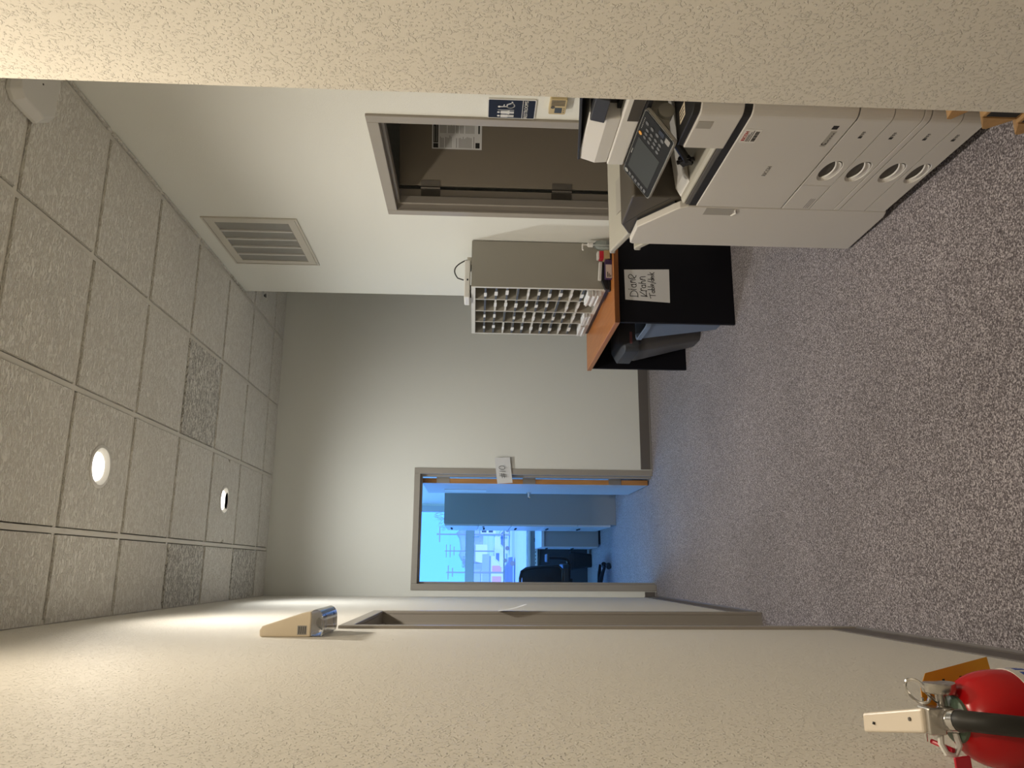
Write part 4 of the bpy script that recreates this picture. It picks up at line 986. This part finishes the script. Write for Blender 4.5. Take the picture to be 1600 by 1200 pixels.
obj('tray_recess_shade', MB().hexa([V((x, y, z)) for y, z, xs in ((3.00, 0.9325, (1.52, 1.68)), (3.11, 0.9555, (1.68, 1.52))) for x in xs] + [V((x, y, z + 0.0012)) for y, z, xs in ((3.00, 0.9325, (1.52, 1.68)), (3.11, 0.9555, (1.68, 1.52))) for x in xs]), M['printer_pull'], t)  # thin darker plate in place of a shaded hand recess
out_tray('output_tray', 1.36, 1.90, [(2.946, 0.780), (3.02, 0.835), (3.10, 0.885), (3.125, 0.880)], 0.030)
for x in (1.37, 1.88): obj('finisher_foot', MB().tube([(x, 2.87, 0.0), (x, 2.87, 0.031)], 0.02, 14), M['black'], t)

# ------------------------------------------------------------------ kraft paper packages behind the hallway corner
packs = [(0.0, 0.094, 1.195, 1.875, 'kraft wrapped paper package at the bottom of the stack beside the copier'),
         (0.0945, 0.196, 1.205, 1.868, 'middle kraft wrapped paper package beside the copier'),
         (0.1965, 0.262, 1.245, 1.888, 'topmost kraft wrapped paper package beside the copier')]
for z0, z1, xf, tip, lb in packs:
    zm = (z0 + z1) / 2
    t = thing('paper_package', (1.40, 1.72, z0), lb, 'paper package', 'kraft paper packages stacked by the copier')
    pr = [(1.58, z0), (tip - 0.055, z0), (tip, zm + 0.012), (tip - 0.055, z1), (1.58, z1)]
    obj('wrapper', MB().prism(pr, xf, xf + 0.42, lambda y, z, x: V((x, y, z))), M['kraft'], t, bevel=0.003)
    obj('label', MB().box(xf - 0.0012, xf, 1.60, tip - 0.062, z0 + 0.008, z1 - 0.010), M['ink'], t)
    b = MB()
    for k in range(2): b.box(xf - 0.0018, xf - 0.0013, 1.62, tip - 0.085, zm - 0.016 + 0.018 * k, zm - 0.012 + 0.018 * k)
    obj('label_lines', b, M['pink'], t)
    b = MB().hexa([V(p) for p in ((xf - 0.003, tip - 0.058, z0 + 0.004), (xf - 0.003, tip - 0.006, zm + 0.004), (xf - 0.003, tip - 0.006, zm + 0.016), (xf - 0.003, tip - 0.058, z1 - 0.004), (xf, tip - 0.058, z0 + 0.004), (xf, tip - 0.006, zm + 0.004), (xf, tip - 0.006, zm + 0.016), (xf, tip - 0.058, z1 - 0.004))])
    obj('folded_flap', b, M['kraft'], t)

# ------------------------------------------------------------------ fire extinguisher on the left wall
ex, ey = -0.166, 0.93
ey -= 0.004
t = thing('fire_extinguisher', (ex, ey, 0.60), 'red fire extinguisher with white lever and black hose on the left wall', 'fire extinguisher')
R = 0.054
pr = [(R * 0.9, 0.60), (R, 0.612), (R, 0.948)] + [(0.019 + (R - 0.019) * math.cos(math.radians(q)), 0.948 + 0.054 * math.sin(math.radians(q))) for q in range(10, 91, 10)] + [(0.018, 1.006)]
obj('cylinder', MB().lathe(pr, (ex, ey, 0), 40), M['red'], t, smooth=True)
obj('neck_collar', MB().lathe([(0.022, 0.998), (0.0255, 1.000), (0.0255, 1.005), (0.021, 1.007)], (ex, ey, 0), 24), M['green'], t, smooth=True)
vb = obj('valve', MB().lathe([(0.016, 1.000), (0.017, 1.010), (0.014, 1.014), (0.014, 1.040), (0.011, 1.046)], (ex, ey, 0), 20), M['silver'], t, smooth=True)
obj('valve_outlet', MB().tube([(ex, ey, 1.026), (ex + 0.004, ey - 0.030, 1.030)], 0.0125, 14), M['silver'], vb, smooth=True)
# gauge on the room side
gc = V((ex + 0.014, ey + 0.002, 1.022))
g = obj('gauge', MB().tube([gc, gc + V((0.014, 0, 0.002))], 0.006, 10), M['silver'], t, smooth=True)
obj('gauge_dial', MB().tube([gc + V((0.014, 0, 0.002)), gc + V((0.017, 0, 0.002)), gc + V((0.024, 0, 0.003)), gc + V((0.025, 0, 0.003))], [0.017, 0.0185, 0.0185, 0.016], 24), M['silver'], g, smooth=True)
# levers (upper one points away along the wall)
def lev(nm, y0, y1, za, zb, w0, w1, th, m, dx):
    vs = []
    for y, z, w, x in ((y0, za, w0, ex), (y1, zb, w1, ex + dx)):
        vs += [(x - w, y, z), (x + w, y, z), (x + w, y, z + th), (x - w, y, z + th)]
    return obj(nm, MB().hexa([V(vs[i]) for i in (0, 1, 5, 4)] + [V(vs[i]) for i in (3, 2, 6, 7)]), m, t, bevel=0.003, seg=3)
lev('lever', ey - 0.008, ey + 0.102, 1.046, 1.062, 0.0135, 0.0115, 0.008, M['lever'], -0.022)
lev('carry_handle', ey - 0.004, ey + 0.098, 1.022, 1.020, 0.010, 0.009, 0.005, M['lever'], -0.022)
obj('lever_bracket', MB().box(ex - 0.0145, ex + 0.0145, ey - 0.016, ey + 0.008, 1.030, 1.050), M['silver'], t, bevel=0.002)
obj('lever_rivet', MB().tube([(ex - 0.002, ey + 0.012, 1.0565), (ex - 0.002, ey + 0.012, 1.0585)], 0.0022, 8), M['bronze'], t)
obj('lever_mark', MB().tube([(ex - 0.017, ey + 0.078, 1.0672), (ex - 0.020, ey + 0.078, 1.0682)], 0.0016, 6), M['ink'], t)
# pin with pull ring
obj('pin', MB().tube([(ex - 0.026, ey + 0.012, 1.040), (ex + 0.022, ey + 0.006, 1.043)], 0.0016, 8), M['chrome'], t)
def ringpath(c, r1, r2, a, b_, n=24):
    c, a, b_ = V(c), V(a).normalized(), V(b_).normalized()
    return [c + a * r1 * math.cos(2 * PI * i / n) + b_ * r2 * math.sin(2 * PI * i / n) for i in range(n)]
obj('pull_ring', MB().tube(ringpath((ex + 0.029, ey + 0.008, 1.047), 0.0135, 0.012, (1, 0.2, 0.3), (0.0, 0.75, 0.65)), 0.0019, 8, closed=True), M['chrome'], t, smooth=True)
obj('tag_ring', MB().tube(ringpath((ex + 0.024, ey + 0.004, 1.034), 0.009, 0.009, (0.6, 0.4, 0.5), (0, 0.8, -0.5)), 0.0009, 6, closed=True), M['bronze'], t, smooth=True)
# seal on the wall side
obj('seal_loop', MB().tube([(ex - 0.012, ey - 0.008, 1.034), (ex - 0.024, ey - 0.010, 1.036), (ex - 0.034, ey - 0.012, 1.032), (ex - 0.036, ey - 0.012, 1.022), (ex - 0.026, ey - 0.012, 1.016), (ex - 0.013, ey - 0.010, 1.018)], 0.0035, 8), M['white'], t, smooth=True)
obj('tamper_seal', MB().tube([(ex - 0.026, ey + 0.012, 1.034), (ex - 0.030, ey - 0.016, 1.026)], 0.0028, 8), M['red_plastic'], t)
obj('seal_tab', MB().hexa([V((ex - 0.034, ey - 0.020, 1.012)), V((ex - 0.048, ey - 0.018, 1.010)), V((ex - 0.052, ey - 0.018, 1.028)), V((ex - 0.036, ey - 0.020, 1.030)), V((ex - 0.034, ey - 0.024, 1.012)), V((ex - 0.048, ey - 0.022, 1.010)), V((ex - 0.052, ey - 0.022, 1.028)), V((ex - 0.036, ey - 0.024, 1.030))]), M['red_plastic'], t, bevel=0.001)
# hose
hp = [V((ex + 0.003, ey - 0.024, 1.029)), V((ex + 0.006, ey - 0.045, 1.025)), V((ex + 0.006, ey - 0.064, 1.002)), V((ex + 0.003, ey - 0.072, 0.960)), V((ex, ey - 0.073, 0.90)), V((ex - 0.002, ey - 0.072, 0.82)), V((ex - 0.002, ey - 0.070, 0.70))]
obj('ferrule', MB().tube([hp[0], hp[0].lerp(hp[1], 0.6)], 0.0125, 16), M['chrome'], t, smooth=True)
def smooth_path(p, k=6):
    out = []
    for i in range(len(p) - 1):
        a, b_, c, d = p[max(i - 1, 0)], p[i], p[i + 1], p[min(i + 2, len(p) - 1)]
        for j in range(k):
            s = j / k; out.append(0.5 * ((2 * b_) + (c - a) * s + (2 * a - 5 * b_ + 4 * c - d) * s * s + (3 * b_ - a - 3 * c + d) * s ** 3))
    return out + [p[-1]]
obj('hose', MB().tube(smooth_path([hp[0].lerp(hp[1], 0.5)] + hp[1:]), 0.0108, 16), M['rubber'], t, smooth=True)
obj('nozzle', MB().tube([hp[-1], hp[-1] - V((0, 0, 0.09))], [0.010, 0.017], 16), M['black'], t, smooth=True)
for c in t.children:
    if c.name.split('.')[0] not in ('cylinder', 'neck_collar'): c.location.z -= 0.007
# inspection tag, label, bracket
fr = frame((ex + 0.020, ey + 0.034, 1.010), (0.80, 0.30, -0.05), (-0.10, -0.25, 1.0))
tg = obj('inspection_tag', MB().poly(fr, [(-0.018, 0.004), (-0.008, 0.014), (0.010, 0.012), (0.026, 0.0), (0.033, -0.10), (-0.026, -0.10)], 0.0008), M['tag'], t)
fr2 = fr @ Matrix.Translation((0, 0, 0.0009)); b = MB()
for k in range(6): b.box(-0.012, 0.016 - 0.004 * (k % 3), -0.026 - 0.009 * k, -0.0225 - 0.009 * k, 0, 0.0003, fr2)
obj('tag_print', b, M['ink'], tg)
def band(nm, r, z0, z1, a0, a1, m, th=0.0008, par=None):
    k = 24; vs = []
    for i in range(k + 1):
        a = math.radians(a0 + (a1 - a0) * i / k)
        for rr, z in ((r, z0), (r, z1), (r + th, z1), (r + th, z0)): vs.append((ex + rr * math.cos(a), ey + rr * math.sin(a), z))
    fs = [(4 * i + q, 4 * i + (q + 1) % 4, 4 * i + 4 + (q + 1) % 4, 4 * i + 4 + q) for i in range(k) for q in range(4)] + [(0, 1, 2, 3), (4 * k + 3, 4 * k + 2, 4 * k + 1, 4 * k)]
    return obj(nm, MB().add(vs, fs), m, par or t)
lb = band('label', R, 0.72, 0.938, -60, 85, M['white'])
for k in range(3): band('blue_print', R + 0.0009, 0.917, 0.929, -22 + 14 * k, -15 + 14 * k, M['blue_ink'], 0.0003, lb)
band('strap', R + 0.0006, 0.925, 0.940, 95, 292, M['silver'], 0.0012)
obj('strap_buckle', MB().box(ex - 0.040, ex - 0.012, ey - R - 0.014, ey - R + 0.006, 0.914, 0.945), M['silver'], t, bevel=0.003)
obj('bracket', MB().box(XL, ex - R + 0.004, ey - 0.022, ey + 0.022, 0.62, 0.96), M['silver'], t, bevel=0.002)
# ------------------------------------------------------------------ office seen through the open door
t = thing('file_cabinet', (0.65, 9.05, 0), 'tall grey lateral file cabinet just inside the office', 'file cabinet')
c0, c1, cy0, cy1, ct = 0.444, 0.862, 8.55, 9.58, 1.892
obj('carcass', MB().box(c0 + 0.022, c1, cy0, cy1, 0.0, ct), M['cabinet'], t, bevel=0.003)
obj('plinth', MB().box(c0 + 0.03, c0 + 0.06, cy0 + 0.01, cy1 - 0.01, 0.0, 0.05), M['black'], t)
for k, (z0, z1) in enumerate(((0.06, 0.42), (0.425, 0.785), (0.79, 1.15), (1.155, 1.515), (1.52, 1.885))):
    d = obj('drawer', MB().box(c0, c0 + 0.0215, cy0 + 0.004, cy1 - 0.004, z0, z1), M['cabinet_front'], t, bevel=0.003)
    obj('handle', MB().box(c0 - 0.012, c0 + 0.001, cy0 + 0.38, cy0 + 0.62, z1 - 0.075, z1 - 0.055), M['charcoal'], d, bevel=0.003)
obj('lock', MB().tube([(c0 - 0.008, cy0 + 0.12, 1.46), (c0, cy0 + 0.12, 1.46)], 0.012, 12), M['ink'], t)
t = thing('credenza', (0.56, 10.0, 0), 'pale low credenza with grey pedestal below the office window', 'desk')
obj('worktop', MB().box(0.252, 0.872, 9.60, 10.62, 0.700, 0.735), M['worktop'], t, bevel=0.002)
obj('pedestal', MB().box(0.262, 0.865, 9.62, 10.58, 0.03, 0.6995), M['cabinet'], t, bevel=0.002)
for k, (z0, z1) in enumerate(((0.04, 0.36), (0.365, 0.69))):
    d = obj('drawer', MB().box(0.250, 0.2615, 9.625, 10.575, z0, z1), M['cabinet_front'], t, bevel=0.002)
    obj('handle', MB().box(0.238, 0.2505, 9.90, 10.12, z1 - 0.06, z1 - 0.045), M['charcoal'], d)
obj('base', MB().box(0.29, 0.85, 9.65, 10.55, 0.0, 0.0298), M['black'], t)
# radiator cover under the window with a cable lying along it
t = thing('radiator_cover', (-0.55, 10.93, 0), 'long radiator cover with pale top and casing darkened as if shaded below the office window', 'radiator')
obj('casing', MB().box(-1.95, 0.86, 10.80, 10.995, 0.0, 0.685), M['slate'], t, bevel=0.004)  # casing coloured dark to stand in for the shade under the sill
obj('top_grille', MB().box(-1.95, 0.86, 10.79, 10.995, 0.6855, 0.705), M['worktop'], t, bevel=0.002)
me = None
for k in range(56):
    x = -1.90 + k * 0.049
    if me is None: me = obj('grille_slot', MB().box(x, x + 0.022, 10.83, 10.96, 0.7048, 0.7062), M['ink'], t)
    else:
        c = me.copy(); COL.objects.link(c); c.location = me.location + V((k * 0.049, 0, 0))
pts = [V((0.40, 10.84, 0.722)), V((0.36, 10.79, 0.722)), V((0.345, 10.775, 0.70)), V((0.33, 10.772, 0.66)), V((0.26, 10.772, 0.655)), V((0.15, 10.772, 0.662)), V((0.0, 10.772, 0.67)), V((-0.3, 10.772, 0.655))]
tag(obj('power_cable', MB().tube(smooth_path(pts), 0.010, 8), M['rubber'], smooth=True), 'black cable draped along the radiator cover below the office window', 'cable')

# office chair
cx0, cy0 = -0.20, 9.10
t = thing('office_chair', (cx0, cy0, 0), 'black mesh-back office chair by the office window, seen through the doorway', 'chair')
for k in range(5):
    a = math.radians(90 + 72 * k + 16); d = V((math.cos(a), math.sin(a), 0)); o_ = V((cx0, cy0, 0))
    l = obj('base_leg', MB().tube([o_ + d * 0.03 + V((0, 0, 0.105)), o_ + d * 0.16 + V((0, 0, 0.095)), o_ + d * 0.29 + V((0, 0, 0.072))], [0.026, 0.022, 0.014], 10), M['charcoal'], t, smooth=True)
    p = o_ + d * 0.29; s = V((-d.y, d.x, 0))
    obj('caster', MB().tube([p - s * 0.022 + V((0, 0, 0.029)), p + s * 0.022 + V((0, 0, 0.029))], 0.029, 14), M['black'], l, smooth=True)
obj('gas_column', MB().tube([(cx0, cy0, 0.08), (cx0, cy0, 0.28), (cx0, cy0, 0.2801), (cx0, cy0, 0.44)], [0.030, 0.030, 0.016, 0.016], 14), M['silver'], t, smooth=True)
obj('seat_mechanism', MB().box(cx0 - 0.09, cx0 + 0.09, cy0 - 0.13, cy0 + 0.10, 0.43, 0.475), M['black'], t, bevel=0.01)
obj('tilt_lever', MB().tube([(cx0 + 0.08, cy0, 0.45), (cx0 + 0.25, cy0 + 0.02, 0.44), (cx0 + 0.29, cy0 + 0.02, 0.41), (cx0 + 0.31, cy0 + 0.02, 0.36)], 0.007, 8), M['black'], t)
obj('seat', MB().prism(rrect(-0.25, 0.25, -0.24, 0.24, 0.08, 5), 0.475, 0.555, lambda x, y, z: V((cx0 + x, cy0 + y, z))), M['black'], t, bevel=0.02, seg=3)
# curved back, its mesh and frame; the back faces us
def bp(u, v):                                   # u -1..1 across, v 0..1 up
    w = 0.225 * (1 - 0.18 * v * v)
    return V((cx0 + u * w, cy0 - 0.235 - 0.05 * math.sin(v * 2.2) + 0.055 * u * u - 0.02, 0.56 + 0.47 * v))
loop = [bp(-0.82, 0.0), bp(-1, 0.10)] + [bp(-1, q / 8) for q in range(2, 8)] + [bp(-0.86, 0.985), bp(-0.5, 1.02), bp(0, 1.03), bp(0.5, 1.02), bp(0.86, 0.985)] + [bp(1, q / 8) for q in range(7, 1, -1)] + [bp(1, 0.10), bp(0.82, 0.0)]
obj('back_frame', MB().tube(loop, 0.017, 8, closed=True), M['black'], t, smooth=True)
n = 10; vs = []; fs = []
for th in (0, 0.006):
    for i in range(n + 1):
        for j in range(n + 1): vs.append(bp(-0.95 + 1.9 * i / n, 0.03 + 0.95 * j / n) + V((0, th, 0)))
m_ = (n + 1) ** 2
for i in range(n):
    for j in range(n):
        a = i * (n + 1) + j; fs += [(a, a + 1, a + n + 2, a + n + 1), (m_ + a, m_ + a + n + 1, m_ + a + n + 2, m_ + a + 1)]
obj('back_mesh', MB().add(vs, fs), M['black'], t, smooth=True)
obj('spine', MB().tube(smooth_path([V((cx0, cy0 - 0.05, 0.45)), V((cx0, cy0 - 0.26, 0.47)), V((cx0, cy0 - 0.31, 0.60)), V((cx0, cy0 - 0.325, 0.85))]), [0.030] * 19, 10), M['slate'], t, smooth=True)
for s in (-1, 1):
    ar = obj('armrest', MB().tube(smooth_path([V((cx0 + s * 0.15, cy0 + 0.02, 0.465)), V((cx0 + s * 0.29, cy0 + 0.02, 0.475)), V((cx0 + s * 0.315, cy0 + 0.01, 0.56)), V((cx0 + s * 0.315, cy0, 0.70))]), 0.019, 10), M['black'], t, smooth=True)
    obj('arm_pad', MB().box(cx0 + s * 0.315 - 0.045, cx0 + s * 0.315 + 0.045, cy0 - 0.15, cy0 + 0.13, 0.70, 0.73), M['slate'], ar, bevel=0.012, seg=3)
# waste basket under the window
t = thing('waste_basket', (0.13, 10.45, 0), 'small black waste basket on the office carpet beside the credenza', 'waste bin')
obj('basket', bin_mesh(0.10, 10.45, 0.115, 0.10, 0.085, 0.075, 0.0, 0.28, 0.03, lip=0.006), M['black'], t, smooth=True)

# ------------------------------------------------------------------ street seen from the office window (the office is one floor up)
GZ = -4.0
struct('floor_outside', MB().box(-300, 300, -40, 1200, GZ - 0.5, GZ), M['snow'])
def slab(nm, pts, m, lab_, cat, h=0.03):
    return tag(obj(nm, MB().prism(pts, GZ, GZ + h, lambda x, y, z: V((x, y, z))), m), lab_, cat)
slab('road', [(-200, 103), (200, 112), (200, 119), (-200, 110)], M['road'], 'grey street crossing the view outside the office window', 'road')
slab('side_road', [(6.2, 119.5), (8.4, 119.5), (8.0, 160), (7.0, 196), (5.4, 196), (6.2, 160)], M['road'], 'curving side road beyond the street outside the window', 'road')
# hills: two displaced ridges
def ridge(nm, y, x0, x1, h, seed, lab_):
    random.seed(seed); n = 36; m_ = 8; vs = []; fs = []
    ph = [random.uniform(0, 6.28) for _ in range(4)]
    for i in range(n + 1):
        x = x0 + (x1 - x0) * i / n; e = math.sin(PI * i / n) ** 0.6
        hh = h * e * (0.72 + 0.16 * math.sin(i * 0.5 + ph[0]) + 0.10 * math.sin(i * 1.3 + ph[1]) + 0.04 * math.sin(i * 2.9 + ph[2]))
        for j in range(m_ + 1):
            a = PI * j / m_; vs.append((x, y - h * 2.2 * math.cos(a), GZ - 0.4 + hh * math.sin(a)))
    for i in range(n):
        for j in range(m_):
            a = i * (m_ + 1) + j; fs.append((a, a + 1, a + m_ + 2, a + m_ + 1))
    for i in range(n): fs.append((i * (m_ + 1), (i + 1) * (m_ + 1), (i + 1) * (m_ + 1) + m_, i * (m_ + 1) + m_))
    fs += [tuple(range(m_ + 1)), tuple(range(n * (m_ + 1), (n + 1) * (m_ + 1)))[::-1]]
    return tag(obj(nm, MB().add(vs, fs), M['hill'], smooth=True), lab_, 'hill')
ridge('hill', 520, -30, 95, 20, 4, 'hazy wooded hill above the transom outside the window')
ridge('hill', 800, -260, 260, 22, 9, 'long low hill on the horizon outside the window')
# houses
def house(nm, x0, x1, y, d, h, rh, lab_, doors=(), wins=()):
    t = thing(nm, ((x0 + x1) / 2, y + d / 2, GZ), lab_, 'building', )
    obj('wall', MB().box(x0, x1, y, y + d, GZ, GZ + h), M['siding'], t)
    xm = (x0 + x1) / 2
    obj('roof', MB().prism([(y - 0.4, GZ + h + 0.01), (y + d + 0.4, GZ + h + 0.01), (y + d / 2, GZ + h + rh)], x0 - 0.4, x1 + 0.4, lambda yy, z, x: V((x, yy, z))), M['roof'], t)
    for a, w_, z0, z1 in doors: obj('garage_door', MB().box(a, a + w_, y - 0.08, y - 0.001, GZ + z0, GZ + z1), M['red_door'], t)
    for a, w_, z0, z1 in wins:
        f = obj('window', MB().box(a - 0.1, a + w_ + 0.1, y - 0.06, y - 0.001, GZ + z0 - 0.1, GZ + z1 + 0.1), M['plain_white'], t)
        obj('pane', MB().box(a, a + w_, y - 0.08, y - 0.061, GZ + z0, GZ + z1), M['lcd'], f)
    return t
house('workshop', -5.0, 2.2, 150, 9, 2.6, 1.3, 'pale workshop with two pale red doors outside the office window', doors=((-0.95, 1.35, 0.35, 2.05), (-3.0, 1.45, 0.35, 2.05)))
house('house', 8.5, 16.0, 205, 10, 4.2, 2.2, 'pale two storey house right of the curving side road', wins=((9.0, 1.6, 2.4, 3.6), (12.0, 1.6, 2.4, 3.6), (9.0, 1.6, 0.7, 1.8)))
house('cottage', -11, -1.0, 250, 9, 3.4, 2.4, 'small pale cottage beyond the red door workshop', wins=((-8, 1.4, 1.0, 2.2), (-4, 1.4, 1.0, 2.2)))
house('barn', 2.0, 9.5, 330, 14, 5.2, 3.0, 'large far pale barn below the hill')
# parked vehicles
def vehicle(x, y, lab_, m, van=False):
    t = thing('van' if van else 'car', (x, y, GZ + 0.03), lab_, 'vehicle')
    z = GZ + 0.03
    b = [(-2.2, 0.30), (-2.25, 0.75), (-1.5, 0.90), (-0.85, 1.42), (0.9, 1.45), (1.6, 0.95), (2.2, 0.88), (2.25, 0.32)] if not van else [(-2.5, 0.35), (-2.5, 1.0), (-1.9, 1.25), (-1.2, 2.05), (2.5, 2.1), (2.5, 0.35)]
    obj('body', MB().prism(b, y - 0.85, y + 0.85, lambda xx, zz, yy: V((x + xx, yy, z + zz))), m, t, bevel=0.05)
    g = [(-1.15, 0.98), (-0.75, 1.34), (0.8, 1.36), (1.25, 0.98)] if not van else [(-1.6, 1.3), (-1.15, 1.85), (-0.2, 1.85), (-0.2, 1.3)]
    obj('side_window', MB().prism(g, y - 0.87, y - 0.851, lambda xx, zz, yy: V((x + xx, yy, z + zz))), M['bin_blue'], t)
    for wx in (-1.4, 1.4): obj('wheel', MB().tube([(x + wx, y - 0.88, z + 0.33), (x + wx, y - 0.62, z + 0.33)], 0.33, 16), M['tyre'], t)
vehicle(4.4, 123.5, 'silver car parked across the street outside the window', M['carpaint'])
vehicle(2.6, 132, 'pale van parked beside the side road outside the window', M['plain_white'], True)
vehicle(-0.8, 106.5, 'blue-grey car on the near street outside the window', M['bin_blue'])
# utility poles and bare trees
def pole(x, y, h, lab_, arms):
    t = thing('utility_pole', (x, y, GZ), lab_, 'utility pole', 'utility poles outside the window')
    obj('post', MB().tube([(x, y, GZ), (x, y, GZ + h)], [0.15, 0.10], 8), M['hazed_bark'], t)
    for dz, w_ in arms: obj('crossarm', MB().box(x - w_, x + w_, y - 0.08, y + 0.08, GZ + h - dz - 0.09, GZ + h - dz + 0.09), M['hazed_bark'], t)
pole(5.0, 121, 11.2, 'utility pole with two crossarms standing highest outside the window', ((0.35, 1.2), (0.0, 0.15)))
pole(3.4, 165, 11.6, 'farther utility pole with three crossarms outside the window', ((0.3, 1.3), (1.1, 1.3), (1.9, 0.9)))
pole(-0.75, 130, 10.0, 'utility pole above the red door workshop outside the window', ((0.3, 1.1), (1.0, 0.7)))
def tree(x, y, h, seed, lab_):
    random.seed(seed); t = thing('bare_tree', (x, y, GZ), lab_, 'tree')
    segs = MB()
    trunk = MB().tube([(x, y, GZ), (x + 0.1, y, GZ + h * 0.4)], [0.22, 0.14], 7); obj('trunk', trunk, M['hazed_bark'], t)
    def br(p, d, l, r, k):
        q = p + d * l; segs.tube([p, q], [r, r * 0.6], 4)
        if k:
            for _ in range(3):
                e = (d + V((random.uniform(-.7, .7), random.uniform(-.7, .7), random.uniform(-.1, .6)))).normalized(); br(q, e, l * 0.72, r * 0.6, k - 1)
    for _ in range(3): br(V((x + 0.1, y, GZ + h * 0.4)), V((random.uniform(-.5, .5), random.uniform(-.5, .5), 1)).normalized(), h * 0.22, 0.12, 4)
    tag(obj('twigs', segs, M['hazed_bark'], t), kind='stuff')
tree(10.2, 135, 12.5, 2, 'bare tree at the right edge of the window view')
tree(1.2, 230, 9, 6, 'smaller bare tree in front of the hill outside the window')
def bush(x, y, r, seed, lab_):
    random.seed(seed); b = MB(); n, m_ = 14, 8; vs = []
    for i in range(m_ + 1):
        for j in range(n):
            a, p = 2 * PI * j / n, PI * 0.5 * i / m_; q = r * random.uniform(0.85, 1.15)
            vs.append((x + q * math.cos(a) * math.cos(p), y + q * math.sin(a) * math.cos(p), GZ + 0.8 * q * math.sin(p)))
    fs = [(i * n + j, i * n + (j + 1) % n, (i + 1) * n + (j + 1) % n, (i + 1) * n + j) for i in range(m_) for j in range(n)] + [tuple(range(n))[::-1]]
    tag(obj('bush', b.add(vs, fs), M['bush']), lab_, 'bush', 'bushes outside the window')
bush(3.0, 146, 0.6, 1, 'dry bush right of the red door workshop'); bush(4.0, 170, 1.5, 2, 'larger dry bush by the side road')
bush(3.0, 178, 1.3, 3, 'dry bush behind the parked van'); bush(-0.4, 190, 1.8, 4, 'dry bush showing above the workshop')
